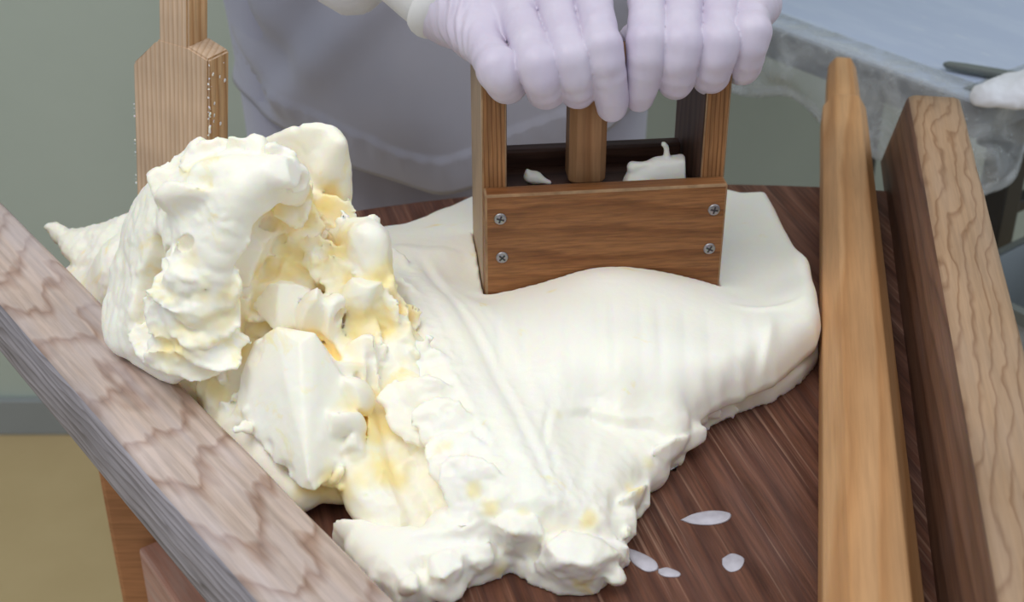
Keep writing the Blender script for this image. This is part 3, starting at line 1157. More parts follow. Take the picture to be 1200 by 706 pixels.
def groove(pts, wd, dep, h=0.045):
    global H
    P = np.array(gline(pts, h))
    d = linedist(GX, GY, P)
    # fade towards both ends
    e = np.minimum(np.hypot(GX - P[0, 0], GY - P[0, 1]), np.hypot(GX - P[-1, 0], GY - P[-1, 1]))
    H = H - dep * np.exp(-(d / wd) ** 2) * np.clip(e / 0.025, 0, 1)


# long pull marks across the middle
for pts, wd, dp in [([(462, 300), (500, 370), (555, 460), (640, 590)], .0040, .0020), ([(490, 300), (540, 380), (600, 480), (668, 600)], .0030, .0024),
                    ([(520, 330), (570, 400), (630, 500), (680, 590)], .0035, .0018), ([(560, 360), (600, 430), (640, 500)], .0028, .0013),
                    ([(475, 350), (520, 430), (590, 530), (620, 590)], .0030, .0018), ([(455, 330), (480, 390), (530, 470), (590, 560)], .0035, .0022),
                    ([(652, 480), (640, 500), (636, 530)], .0022, .0030), ([(700, 470), (690, 510), (680, 560)], .003, .0016)]:
    groove(pts, wd, dp * .6)
    q = [(u + 9, v - 6) for u, v in pts]
    groove(q, wd * 1.5, -dp * 0.3)
# faint parallel marks of the press on the front swell
for u in range(585, 905, 27):
    du = random.uniform(-6, 6)
    groove([(u + du, 352 + random.uniform(-4, 8)), (u + du + 2, 400), (u + du + 6, 455 + random.uniform(-10, 10))], random.uniform(.0020, .0036), random.uniform(.0004, .0012), 0.05)
for pts, wd, dp in [([(893, 385), (888, 420), (868, 455), (846, 474)], .003, .004), ([(905, 360), (900, 400), (890, 440)], .004, -.0022), ([(955, 335), (930, 350), (890, 358), (850, 352)], .004, -.002)]:
    groove(pts, wd, dp)

st2 = [tuple(atz(u, v, BZ + .040)[:2]) for u, v in [(440, 340), (448, 300), (458, 288), (478, 287), (498, 293), (518, 289), (540, 293), (553, 318), (574, 350), (600, 420), (520, 440)]]
H = H + .0060 * np.clip(-polydist(GX, GY, st2) / .011, 0, 1) * np.clip(1 - np.hypot(GX - atz(500, 300, BZ)[0], GY - atz(500, 300, BZ)[1]) / .10, 0, 1)
stp = [tuple(atz(u, v, BZ + .038)[:2]) for u, v in [(640, 545), (646, 505), (655, 488), (690, 474), (730, 482), (765, 478), (800, 486), (835, 486), (820, 520), (760, 580), (700, 605), (655, 590)]]
ds = polydist(GX, GY, stp)
H = H - .0050 * np.clip(-ds / .0022, 0, 1) * np.exp(-np.maximum(-ds, 0) / .022) * np.clip((GX - atz(640, 520, BZ)[0]) / .02, 0.25, 1)
for pts, wd, dp in [([(735, 560), (745, 572), (752, 590)], .0016, .006), ([(640, 606), (610, 600), (585, 612)], .0016, .006), ([(742, 484), (756, 492)], .002, .006), ([(740, 548), (770, 540)], .0016, .005), ([(646, 486), (640, 506), (638, 530)], .0013, .004)]:
    groove(pts, wd, dp, .036)
nz2 = np.array([[mnoise.noise(Vector((x * 28, y * 28, 3.1))) for y in gy[::3]] for x in gx[::3]])
nz2 = np.kron(nz2, np.ones((3, 3)))[:len(gx), :len(gy)]
for _ in range(3):
    nz2 = (nz2 + np.roll(nz2, 1, 0) + np.roll(nz2, -1, 0) + np.roll(nz2, 1, 1) + np.roll(nz2, -1, 1)) / 5
nz3 = np.array([[mnoise.noise(Vector((x * 130, y * 130, 9.1))) for y in gy] for x in gx])
H = H + nz2 * 0.0007

foot = [(418, 274, .016), (428, 262, .016), (450, 257, .016), (468, 258, .016), (492, 249, .016), (520, 236, .016), (548, 226, .016), (650, 214, .018), (760, 210, .018), (850, 221, .018), (872, 217, .022), (902, 219, .022),
        (925, 265, .02), (945, 305, .018), (958, 340, .012), (960, 390, .004), (958, 425, .002), (940, 450, 0), (905, 473, 0), (870, 485, 0), (835, 500, 0), (812, 508, 0), (802, 522, 0), (792, 536, 0), (775, 560, 0), (760, 566, 0), (745, 585, 0),
        (733, 605, 0), (738, 622, 0), (728, 642, 0), (738, 660, 0), (715, 672, 0), (712, 690, 0), (690, 700, 0), (655, 698, 0), (620, 686, 0), (600, 676, 0), (570, 688, 0), (535, 690, 0), (528, 705, 0), (500, 712, 0), (470, 720, 0),
        (430, 690, 0), (388, 620, .006), (430, 600, .02), (490, 596, .03), (545, 596, .035), (552, 560, .045), (520, 490, .05), (490, 430, .055), (462, 360, .055), (440, 310, .045)]
lip = [(420, 276, .018), (430, 264, .018), (450, 260, .018), (470, 260, .018), (494, 250, .018), (522, 238, .018), (548, 228, .018), (650, 214, .02), (760, 210, .02), (850, 221, .02), (872, 216, .028), (902, 217, .028), (925, 258, .028), (950, 300, .03), (962, 345, .034), (964, 375, .03), (958, 402, .024),
       (935, 425, .022), (905, 448, .022), (870, 466, .022), (835, 482, .02), (808, 498, .018), (806, 515, .016), (794, 530, .016), (770, 552, .016), (750, 566, .016), (738, 592, .016), (724, 600, .016),
       (728, 635, .016), (715, 640, .014), (700, 640, .014), (650, 640, .014), (600, 640, .014), (540, 650, .014), (500, 660, .012), (470, 700, .01), (430, 680, .01), (390, 616, .01), (430, 600, .02), (490, 596, .03), (545, 596, .035), (548, 560, .045), (516, 490, .05), (486, 430, .055), (458, 360, .055), (436, 310, .045)]
fp = [tuple(atz(u, v, BZ + h)[:2]) for u, v, h in foot]
lp = [tuple(atz(u, v, BZ + h)[:2]) for u, v, h in lip]
df = polydist(GX, GY, fp)
dl = polydist(GX, GY, lp)
tornw = np.clip((0.70 - GY) / 0.06, 0, 1)          # the near edge is torn, the far edges are smooth
df = df + nz3 * 0.0030 * tornw + nz2 * 0.002
dl = dl + nz3 * 0.0022 * tornw + nz2 * 0.002
X3, Y3, Z3 = sl.grid((0, 0, 0), sl.n)


def smax(a, b, k):
    hh = np.maximum(k - np.abs(a - b), 0) / k
    return np.maximum(a, b) + hh * hh * k * 0.25


Hf = np.minimum(H, 0.012 + 0.004 * nz2)
zz = (Z3 - BZ).astype(np.float32)
d1 = smax(zz - Hf[:, :, None].astype(np.float32), df[:, :, None].astype(np.float32), 0.006)
edgeH = (H * 0.72)[:, :, None].astype(np.float32)
bul = dl[:, :, None].astype(np.float32) + 0.18 * np.abs(zz - 0.55 * H[:, :, None].astype(np.float32))
d2 = smax(zz - H[:, :, None].astype(np.float32), bul, 0.012)
d2 = np.maximum(d2, np.where(GY > .60, 0.017, 0.004)[:, :, None].astype(np.float32) - zz)
d = np.minimum(d1, d2)
d = np.maximum(d, -(zz - 0.0004))
sl.D[...] = d * 0.8
# torn chunks on the near edge
chunks = [((606, 632, .562), (.016, .013, .013), (0.5, 0.2, 0.4)), ((680, 655, .558), (.021, .015, .012), (0.55, -0.25, 0.2)), ((650, 668, .545), (.013, .012, .010), (0.4, 0.5, 0.9)),
          ((712, 655, .563), (.013, .010, .009), (0.2, 0.5, 0.5)), ((512, 672, .535), (.013, .012, .010), (0.5, 0.1, 0.6)), ((545, 655, .55), (.014, .011, .010), (0.3, 0.4, 0.1)), ((575, 665, .546), (.011, .010, .010), (0.2, 0.3, 0.8)),
          ((720, 612, .588), (.012, .012, .010), (0.4, 0.2, 0.7)), ((745, 575, .610), (.012, .010, .010), (0.3, 0.5, 0.2)), ((782, 530, .640), (.015, .012, .011), (0.5, 0.3, 0.4)), ((800, 512, .650), (.012, .010, .010), (0.2, 0.3, 0.9)),
          ((755, 545, .630), (.016, .014, .011), (0.4, 0.6, 0.2)), ((530, 690, .524), (.010, .009, .008), (0.6, 0.2, 0.4))]
for i, (c, s, r) in enumerate(chunks):
    p = at(*c)
    p[2] = max(p[2], BZ + s[2] * 0.8)
    facet(sl, p + np.array([0, 0, .003]), np.array(s) * 1.55, rotm(*r), 300 + i, 0.0015, 8)
for pts in [[(575, 615, .030), (600, 602, .032), (628, 608, .032), (636, 628, .028), (602, 626, .034), (580, 660, 0), (606, 668, 0), (638, 655, 0), (575, 640, 0), (630, 618, 0), (592, 610, 0)],
            [(640, 640, .027), (664, 624, .030), (700, 632, .028), (724, 650, .020), (692, 664, .025), (655, 660, .026), (624, 680, 0), (658, 699, 0), (700, 695, 0), (737, 661, 0), (716, 640, 0), (640, 640, 0)],
            [(505, 655, .021), (528, 648, .022), (541, 665, .019), (520, 680, .019), (503, 676, .017), (500, 701, 0), (530, 703, 0), (546, 682, 0), (500, 660, 0), (540, 655, 0)],
            [(545, 640, .020), (575, 636, .022), (580, 655, .016), (555, 662, .016), (545, 676, 0), (575, 682, 0), (590, 660, 0), (550, 640, 0)],
            [(725, 590, .022), (742, 578, .024), (756, 570, .020), (748, 590, .016), (734, 604, .012), (728, 608, 0), (748, 592, 0), (764, 572, 0), (735, 580, 0)],
            [(765, 530, .026), (790, 515, .026), (808, 512, .020), (800, 528, .014), (780, 545, .016), (776, 558, 0), (800, 536, 0), (812, 516, 0), (770, 530, 0)]]:
    hull(sl, [atz(u, v, BZ + h) + np.array([0, 0, .0008]) for u, v, h in pts], .0005, .0012)
# torn flakes and crumbs along the near edge
EP = cr(np.array([fp[i] for i in range(20, 43)]), 46)
for i, p in enumerate(EP):
    r = random.uniform(.0030, .0070)
    o = np.array([p[0] + random.gauss(0, .003), p[1] + abs(random.gauss(0, .004)), BZ + random.uniform(.002, .018)])
    facet(sl, o, np.array([1, random.uniform(.6, 1.4), random.uniform(.5, .9)]) * r, rotm(*[random.uniform(0, 3) for _ in range(3)]), 400 + i, .002)
for i, (c, la, lb, roll, cu) in enumerate([((600, 610, .575), .05, .02, -.2, .6), ((660, 612, .580), .05, .02, .2, .6), ((700, 625, .578), .04, .02, .6, .6), ((640, 640, .562), .045, .022, -.1, .5), ((690, 660, .556), .04, .02, .9, .5), ((560, 640, .560), .04, .02, .3, .5),
                                           ((520, 652, .552), .04, .018, -.3, .5), ((500, 690, .530), .03, .018, .5, .5), ((735, 590, .600), .035, .018, .9, .5), ((760, 556, .622), .04, .02, .7, .5), ((785, 520, .645), .04, .02, 1.0, .5), ((815, 496, .660), .05, .014, -.4, .4),
                                           ((720, 560, .615), .03, .016, -.6, .6), ((570, 605, .580), .03, .018, .8, .5), ((545, 545, .606), .03, .018, .6, .5), ((530, 525, .615), .03, .02, .3, .5)]):
    flake(sl, at(*c), la, lb, roll, cu, 500 + i, .0038)
# ragged lobes where slab and heap part
for i, (c, la, lb, roll) in enumerate([((456, 322, .050), .034, .020, 1.0), ((466, 366, .054), .036, .022, 1.2), ((478, 404, .054), .040, .022, .9), ((496, 446, .053), .036, .024, 1.1), ((502, 486, .050), .044, .026, .5),
                                       ((530, 512, .048), .040, .022, .9), ((545, 548, .044), .036, .022, .7), ((562, 585, .038), .040, .022, .9)]):
    flake(sl, atz(c[0], c[1], BZ + c[2] - .006), la * 1.2, lb * 1.3, roll, .25, 700 + i, .0050)
# press bites into the slab: keep the butter out of the box
inv = np.array([[math.cos(ang), math.sin(ang)], [-math.sin(ang), math.cos(ang)]])
LX = inv[0, 0] * (GX - pl[0]) + inv[0, 1] * (GY - pl[1])
LY = inv[1, 0] * (GX - pl[0]) + inv[1, 1] * (GY - pl[1])
bx = np.maximum(np.maximum(-LX - 0.0012, LX - PW - 0.0006), np.maximum(-LY - 0.0006, LY - PD - 0.017))
bd = np.maximum(bx[:, :, None], (0.7725 - Z3))
sl.D = np.maximum(sl.D, -bd.astype(np.float32))
# and it stops at the stick
sv_ = (s1 - s0) / np.linalg.norm(s1 - s0)
sl.D = np.maximum(sl.D, ((GX - s0[0]) * sv_[1] - (GY - s0[1]) * sv_[0] + .0008)[:, :, None].astype(np.float32))
V, Q = sl.mesh(3000)
N = normals(V, Q)
torn_m = np.clip((.155 - np.hypot(V[:, 0] - .02, V[:, 1] - .50)) / .03, 0, 1)
torn_m = np.maximum(torn_m, np.clip((.030 - np.abs(linedist(V[:, 0], V[:, 1], gline([(455, 330), (490, 430), (530, 520), (575, 605)])))) / .015, 0, 1) * .8)
tg = atz(445, 645, BZ)
torn_m = torn_m * (1 - .85 * np.clip((.045 - np.hypot(V[:, 0] - tg[0], V[:, 1] - tg[1])) / .02, 0, 1))
V = V + N * (crease(V, 1.15) * torn_m)[:, None]
V[:, 2] = np.maximum(V[:, 2], BZ + 0.0003)
o = npobj('pressed_slab', V, Q, M['butter'], butter)
set_fresh(o, V, [atz(u, v, BZ + h) for u, v, h in [(520, 528, .042), (545, 545, .042), (556, 575, .036), (575, 598, .034), (610, 603, .030), (650, 488, .040), (752, 488, .036), (745, 572, .022), (765, 545, .022), (500, 655, .012), (590, 672, .006), (690, 610, .026), (480, 430, .05), (462, 380, .05)]], .0065, .7)
o.matrix_local = BI
o['label'] = 'smooth creamy slab with pull marks and a torn near edge'

# ---- folded heap
HH = 0.0014
hp = Vol((-0.345, 0.44, BZ - 0.006), (-0.02, 0.93, 0.925), HH)
# hidden inside
for c, r in [((235, 330, .760), (.050, .045, .050)), ((320, 300, .785), (.060, .035, .065)), ((190, 350, .750), (.035, .040, .035)), ((330, 420, .695), (.055, .045, .022)),
             ((400, 420, .690), (.045, .045, .022)), ((290, 400, .71), (.05, .045, .022)), ((380, 500, .630), (.035, .045, .012)), ((430, 480, .640), (.030, .05, .020)),
             ((130, 320, .81), (.05, .035, .014)), ((215, 300, .80), (.06, .04, .035)), ((400, 330, .73), (.03, .03, .035))]:
    p = at(*c)
    p[2] = min(p[2], 0.93 - r[2]) - 0.012
    hp.ball(p, r, 0.012)
# flap hanging out to the left
hp.sheet(uvgrid([[(58, 262, .862), (85, 272, .858), (120, 262, .85), (158, 246, .84), (190, 238, .82)],
                 [(66, 278, .85), (90, 290, .838), (120, 292, .825), (152, 288, .81), (185, 280, .79)],
                 [(78, 297, .835), (98, 314, .818), (122, 332, .80), (142, 338, .775), (170, 330, .76)]]), .0062, .002, .006, edge=.4, seed=1, wob=.0012)
hp.sheet(uvgrid([[(60, 260, .86), (66, 268, .858), (74, 277, .855)], [(50, 266, .858), (58, 276, .855), (66, 286, .85)]]), .0045, .002, .002, seed=2)
hp.sheet(uvgrid([[(108, 326, .80), (126, 322, .79), (148, 312, .775)], [(112, 344, .795), (130, 352, .775), (144, 354, .76)]]), .005, .002, .004, seed=3)
# big rolled fold on the left with its crest
B = uvgrid([[(160, 250, .745), (184, 214, .722), (230, 182, .697), (284, 184, .676), (326, 196, .672), (352, 214, .690), (362, 236, .73)],
            [(150, 300, .735), (166, 272, .708), (214, 242, .674), (262, 230, .655), (296, 226, .656), (322, 240, .685), (335, 262, .74)],
            [(138, 350, .720), (156, 334, .692), (200, 316, .662), (246, 298, .645), (272, 296, .648), (288, 312, .685), (300, 330, .74)],
            [(130, 374, .700), (148, 386, .677), (190, 382, .652), (240, 366, .637), (262, 368, .642), (272, 380, .670), (280, 395, .715)],
            [(140, 398, .687), (166, 422, .664), (202, 442, .648), (236, 428, .636), (252, 424, .640), (258, 428, .662), (262, 434, .70)]])
hp.sheet(B, .0085, .002, .005, edge=.5, seed=4, wob=.0009)
# faceted lumps lying on that fold
for i, (c, r, ro) in enumerate([((236, 302, .650), (.016, .010, .018), (0.2, 0, 0.4)), ((226, 338, .643), (.020, .012, .017), (0.1, .4, 0)), ((206, 374, .642), (.016, .012, .016), (0, .3, .3)), ((234, 368, .636), (.014, .010, .012), (0.4, 0, 0)),
                                ((242, 402, .634), (.017, .012, .016), (.3, .3, 0)), ((206, 416, .637), (.018, .011, .014), (.4, 0, .2)), ((180, 404, .652), (.012, .009, .012), (0, 0, 0)), ((240, 246, .660), (.026, .010, .022), (.3, .2, 0)),
                                ((205, 224, .684), (.018, .012, .015), (0, 0, 0)), ((276, 208, .664), (.024, .010, .012), (0.2, 0, 0)), ((322, 205, .662), (.016, .010, .010), (0, 0, 0)), ((234, 186, .690), (.008, .008, .009), (0, 0, 0))]):
    facet(hp, at(*c), r, rotm(*ro), 40 + i, .0022)
hp.chain([at(194, 290, .668), at(184, 340, .660), at(174, 388, .655)], [.006, .011, .008], .008, True)
hp.chain([at(222, 284, .646), at(205, 300, .655), at(192, 325, .655)], [.003, .004, .003], .004, True)
hp.chain([at(215, 402, .630), at(240, 386, .622), at(262, 372, .63)], [.003, .0035, .003], .003, True)
hp.chain([at(198, 398, .636), at(190, 418, .638), at(196, 438, .64)], [.002, .003, .002], .003, True)
for c, r in [((200, 256, .676), .0045), ((208, 222, .682), .0025), ((246, 220, .664), .0025)]:
    hp.ball(at(*c), (r, r, r), .002, None, True)
# smooth cove under the crest
hp.chain([at(330, 252, .690), at(308, 272, .662), at(292, 314, .652), at(281, 360, .652), at(268, 402, .655)], [.010, .016, .015, .011, .006], .004, True)
# standing flap at the back, top right of the heap
DG = uvgrid([[(292, 178, .762), (320, 163, .752), (352, 150, .742), (385, 152, .738), (400, 165, .742)],
                 [(305, 200, .760), (330, 196, .752), (362, 190, .742), (393, 188, .736), (405, 205, .742)],
                 [(318, 232, .755), (345, 232, .750), (370, 232, .742), (396, 228, .736), (404, 238, .742)],
                 [(330, 270, .748), (350, 272, .745), (375, 275, .740), (396, 268, .735), (402, 276, .740)]])
hp.sheet(DG, .0075, .002, .003, edge=.5, seed=5, wob=.0003)
hp.chain([at(397, 168, .731), at(380, 200, .731), at(364, 232, .735)], [.004, .005, .003], .008)
# flakes and curls in the yellow hollow: centre, length along, length across, roll, curl
FL = [((338, 232, .700), .034, .018, 1.1, .4), ((352, 262, .706), .030, .020, .5, .5), ((312, 262, .715), .040, .018, -.5, .6), ((330, 282, .702), .044, .016, -.25, .7), ((376, 252, .722), .034, .022, .2, .4), ((388, 285, .712), .030, .020, .5, .5),
      ((306, 322, .700), .040, .022, -.9, .5), ((330, 312, .690), .046, .020, -.35, .6), ((362, 306, .692), .036, .018, .2, .6), ((292, 352, .688), .036, .020, -1.1, .4), ((316, 342, .682), .030, .020, -.6, .5), ((350, 330, .684), .030, .018, -.1, .5),
      ((392, 312, .682), .040, .018, .6, .5), ((412, 336, .670), .036, .018, .7, .6), ((286, 388, .678), .034, .020, 1.3, .4), ((278, 420, .655), .040, .022, 1.4, .3), ((268, 455, .645), .040, .020, 1.3, .3), ((302, 372, .668), .026, .018, .2, .5),
      ((420, 402, .650), .040, .020, 1.2, .4), ((440, 372, .660), .040, .018, 1.3, .6), ((456, 362, .668), .026, .014, 1.0, .6), ((462, 402, .655), .040, .016, 1.1, .5), ((480, 432, .648), .040, .016, 1.0, .5), ((498, 468, .634), .036, .016, .9, .5),
      ((384, 428, .642), .034, .020, 1.0, .4), ((412, 452, .632), .040, .022, 1.2, .5), ((402, 492, .612), .040, .022, 1.4, .5), ((414, 530, .598), .034, .018, 1.2, .5), ((392, 552, .586), .030, .018, .4, .5), ((450, 442, .645), .034, .018, 1.2, .5),
      ((520, 512, .615), .034, .018, .8, .5), ((470, 470, .632), .030, .016, 1.0, .5), ((538, 548, .600), .030, .016, .7, .5), ((440, 330, .675), .026, .016, .9, .6)]
FB = [((238, 300, .648), .034, .026, .9, .5), ((222, 332, .643), .034, .028, .4, .5), ((252, 330, .640), .030, .022, 1.1, .4), ((206, 366, .642), .032, .026, .2, .5), ((236, 372, .634), .034, .024, -.3, .5), ((248, 402, .631), .034, .022, .3, .5),
      ((214, 410, .638), .036, .022, -.2, .5), ((186, 402, .652), .026, .020, .6, .4), ((230, 425, .634), .030, .018, .1, .4), ((262, 262, .652), .040, .024, 1.2, .3), ((220, 205, .690), .030, .018, -.5, .4), ((258, 186, .684), .036, .016, .1, .4), ((300, 186, .676), .036, .016, .2, .4), ((330, 200, .672), .026, .016, .5, .5)]
ex = random.Random(5)
more = []
for (c, la, lb, roll, cu) in FL:
    for _ in range(2):
        more.append(((c[0] + ex.uniform(-16, 16), c[1] + ex.uniform(-14, 14), c[2] + ex.uniform(-.003, .008)), la * ex.uniform(.5, .9), lb * ex.uniform(.6, 1.0), roll + ex.uniform(-.8, .8), cu))
for i, (c, la, lb, roll, cu) in enumerate(FL + FB + more):
    flake(hp, at(*c), la * 1.12, lb * 1.2, roll, cu, 60 + i)
for i, (c, r, ro) in enumerate([((330, 362, .662), (.019, .014, .017), (0.3, 0, .3)), ((370, 366, .655), (.010, .012, .021), (0.3, .35, 0)), ((388, 376, .652), (.010, .011, .018), (0.2, .3, 0)), ((398, 440, .626), (.017, .012, .019), (.2, -.3, 0)),
                                ((410, 468, .612), (.013, .010, .015), (.3, 0, 0)), ((398, 502, .598), (.014, .010, .018), (.4, .2, 0)), ((410, 528, .592), (.011, .009, .015), (.3, .3, 0)), ((388, 548, .584), (.016, .012, .010), (0, 0, 0)),
                                ((318, 338, .680), (.014, .012, .010), (0, 0, 0)), ((420, 300, .700), (.020, .016, .018), (0, 0, 0)), ((430, 350, .664), (.014, .010, .016), (0, .3, 0)), ((425, 425, .640), (.012, .010, .018), (.1, .4, 0))]):
    facet(hp, at(*c), r, rotm(*ro), 80 + i, .0018)
# white curl on the right shoulder
hp.sheet(uvgrid([[(386, 276, .712), (404, 262, .704), (430, 257, .700), (450, 272, .705)], [(398, 290, .698), (416, 280, .688), (438, 280, .684), (456, 300, .694)],
                 [(408, 312, .690), (424, 308, .682), (442, 312, .678), (456, 330, .688)], [(420, 340, .680), (432, 338, .674), (444, 342, .672), (452, 352, .680)]]), .0060, .0015, .005, edge=.4, seed=7, wob=.001)
# the broad shard in front
GS = uvgrid([[(298, 404, .640), (316, 386, .632), (345, 388, .620), (370, 394, .630)], [(284, 440, .628), (312, 436, .612), (345, 440, .596), (394, 430, .616)],
                 [(275, 488, .614), (312, 484, .596), (352, 490, .578), (412, 468, .604)], [(302, 524, .592), (328, 526, .578), (358, 536, .564), (414, 512, .594)],
                 [(342, 556, .574), (350, 562, .568), (364, 578, .558), (390, 552, .580)]])
back = [p + np.array([0.002, .016, -.004]) for p in (np.array(at(320, 400, .640)), np.array(at(385, 440, .622)), np.array(at(300, 480, .618)), np.array(at(370, 550, .575)))]
hull(hp, [at(*p) for p in [(300, 402, .640), (326, 386, .630), (352, 402, .616), (368, 392, .622), (334, 436, .608), (350, 490, .588), (360, 540, .571), (412, 462, .610), (414, 505, .598), (392, 552, .580), (364, 578, .562), (340, 558, .575), (276, 486, .620), (284, 440, .632)]] + back)
for k, p in enumerate(cr(np.array([at(*q) for q in [(300, 402, .636), (284, 440, .626), (276, 486, .612), (305, 525, .592), (340, 558, .570), (364, 578, .558), (392, 552, .576)]]), 34)):
    r = random.uniform(.0020, .0052)
    hp.ball(p + np.array([random.gauss(0, .002), -.002, random.gauss(0, .002)]), (r, r * 1.5, r), .0012, None, True)
hp.chain([at(258, 462, .650), at(285, 505, .628), at(318, 545, .604), at(348, 578, .584)], [.012, .015, .014, .010], .006)
# long soft folds running down to the right
for pts, r in [([(428, 425, .648), (438, 470, .630), (450, 520, .610), (470, 570, .586), (492, 612, .564)], (.014, .018, .019, .017, .010)),
               ([(458, 400, .655), (472, 440, .640), (492, 490, .620), (522, 545, .595), (552, 592, .575)], (.012, .015, .015, .013, .008)),
               ([(415, 470, .620), (420, 520, .598), (436, 570, .576), (460, 612, .560)], (.010, .013, .014, .010)),
               ([(472, 385, .663), (492, 425, .650), (514, 470, .633), (540, 518, .610)], (.007, .010, .009, .006)),
               ([(500, 560, .588), (530, 590, .574), (560, 622, .560)], (.009, .011, .008))]:
    P = cr(np.array([at(*p) for p in pts]), 13)
    rr = np.interp(np.linspace(0, 1, 13), np.linspace(0, 1, len(r)), r)
    hp.chain([p - np.array([0, 0, q * .55]) for p, q in zip(P, rr)], rr, .002)
# deep crevices between the curls
for pts in [[(300, 322), (290, 340), (282, 352)], [(345, 312), (360, 322), (368, 334)], [(294, 372), (300, 392)], [(352, 352), (356, 378)], [(380, 340), (396, 366), (402, 396)], [(428, 392), (436, 420), (438, 450)], [(418, 440), (424, 480), (426, 520)],
            [(378, 396), (384, 420)], [(446, 352), (452, 380), (458, 400)], [(320, 296), (340, 292), (352, 300)], [(366, 276), (384, 290)], [(262, 396), (256, 425), (250, 446)], [(400, 318), (420, 330)], [(480, 440), (500, 470), (520, 500)], [(300, 268), (316, 262), (330, 268)]]:
    for dY in (-.012, .0, .012):
        P = []
        for u, v in pts:
            w_ = [1 / ((u - c[0]) ** 2 + (v - c[1]) ** 2 + 30) for c, *_ in FL]
            P.append(at(u, v, sum(a_ * c[2] for a_, (c, *_) in zip(w_, FL)) / sum(w_) - .006 + dY))
        hp.chain(P, [.0016] + [.0032] * (len(P) - 2) + [.0016], .0015, True)
# torn bits on the rough side
for line, nn, sp in [([(300, 300, .70), (330, 290, .695), (370, 290, .70), (400, 300, .69)], 18, .007), ([(250, 430, .640), (280, 470, .63), (300, 510, .60)], 16, .004),
                     ([(135, 355, .71), (150, 385, .69)], 7, .003), ([(232, 180, .692), (290, 180, .676), (335, 196, .67)], 12, .003), ([(395, 262, .705), (440, 262, .70)], 8, .003), ([(370, 540, .585), (400, 560, .580)], 14, .004),
                     ([(190, 424, .645), (240, 430, .634)], 12, .003)]:
    P = cr(np.array([at(*p) for p in line]), nn)
    for i, p in enumerate(P):
        r = random.uniform(.0025, .0060)
        facet(hp, p + np.array([random.gauss(0, sp) for _ in range(3)]), np.array([1, random.uniform(.6, 1.5), random.uniform(.4, .9)]) * r, rotm(*[random.uniform(0, 3) for _ in range(3)]), 200 + i, .0012)
# keep the heap on the board, inside the rail
Xh, Yh, Zh = hp.grid((0, 0, 0), hp.n)
hp.D = np.maximum(hp.D, (BZ + 0.0004 - Zh).astype(np.float32))
ral = ((Xh - l1[0]) * lnrm[0] + (Yh - l1[1]) * lnrm[1] + 0.0 * Zh)
inr = np.minimum(LT + 0.0004 - Zh, ral + 0.0006)       # positive inside the rail's block
hp.D = np.maximum(hp.D, inr.astype(np.float32))
V, Q = hp.mesh(3000)
N = normals(V, Q)
smooth = np.zeros(len(V))
for G_ in (B[0:5], GS, DG):
    for row in G_:
        for p in (row[:2] + row[4:6] if len(row) == 7 else row):
            smooth = np.maximum(smooth, np.clip((.024 - np.linalg.norm(V - p, axis=1)) / .008, 0, 1))
low = np.array([.0017 * mnoise.noise(Vector(p * 32 + np.array([3.0, 1.0, 2.0]))) for p in V])
V = V + N * (crease(V, 1.2) * (1 - .8 * smooth) + low * (1 - .4 * smooth))[:, None]
V[:, 2] = np.maximum(V[:, 2], BZ + 0.0003)
o = npobj('folded_heap', V, Q, M['butter_fresh'], butter)
set_fresh(o, V, [at(c[0], c[1], c[2] + .006) for c, *_ in FL] + [at(225, 400, .64), at(245, 345, .645), at(425, 500, .605), at(440, 560, .585), at(385, 570, .58), at(380, 225, .74), at(365, 255, .735)], .025, .95)
o.matrix_local = BI
o['label'] = 'torn and folded heap with yellow hollows'

# ------------------------------------------------------------------ butter scraps in the box
def local_press(x, y, z):
    p = Matrix.Translation(press.location) @ Matrix.Rotation(ang, 4, 'Z') @ Vector((x, y, z))
    return np.array(p)


def scrap(name, label, parts, lo, hi):
    vv = Vol(lo, hi, 0.0009)
    for fn in parts:
        fn(vv)
    vv.blur(1)
    V, Q = vv.mesh()
    c = np.array([V[:, 0].mean(), V[:, 1].mean(), V[:, 2].min()])
    o = npobj(name, V - c, Q, M['butter'])
    o.location = c
    return tag(o, label, 'butter', 'butter scraps inside the press box')


TF = 0.0712
a0, a1 = local_press(0.086, 0.018, TF), local_press(0.122, 0.018, TF)
scrap('butter_scrap', 'larger butter scrap with a thin upright curl beside the right post of the press',
      [lambda q: hull(q, [local_press(*p) for p in [(.088, .020, TF + .001), (.088, .030, TF + .001), (.1235, .020, TF + .001), (.1235, .031, TF + .001), (.091, .022, TF + .009), (.098, .028, TF + .0125), (.1225, .022, TF + .0165), (.1225, .030, TF + .0165)]]),
       lambda q: q.chain([local_press(.092, .026, TF + .009), local_press(.0915, .024, TF + .0135), local_press(.100, .024, TF + .0145)], [.003, .0026, .0018], .003),
       lambda q: facet(q, local_press(.112, .026, TF + .0155), (.011, .005, .004), rotm(.1, -.12, ang), 3),
       lambda q: q.chain([local_press(.1130, .026, TF + .017), local_press(.1120, .026, TF + .0245), local_press(.1100, .025, TF + .027)], [.0022, .0016, .0018], .001),
       lambda q: q.ball(local_press(0.094, 0.024, TF + .004), (.007, .006, .0042), .003)],
      a0 - .02, a1 + np.array([.02, .03, .045]))
b0 = local_press(0.033, 0.035, TF)
scrap('butter_scrap', 'small pointed butter crumb lying left of the centre post inside the press',
      [lambda q: q.ball(b0 + np.array([0, 0, .004]), (.0055, .004, .0042), .002),
       lambda q: q.chain([b0 + np.array([-.003, 0, .005]), b0 + np.array([-.004, 0, .009])], [.003, .0012], .002),
       lambda q: q.chain([b0 + np.array([.002, 0, .003]), b0 + np.array([.010, -.003, .0018])], [.0028, .0015], .002)],
      b0 - .015, b0 + .02)


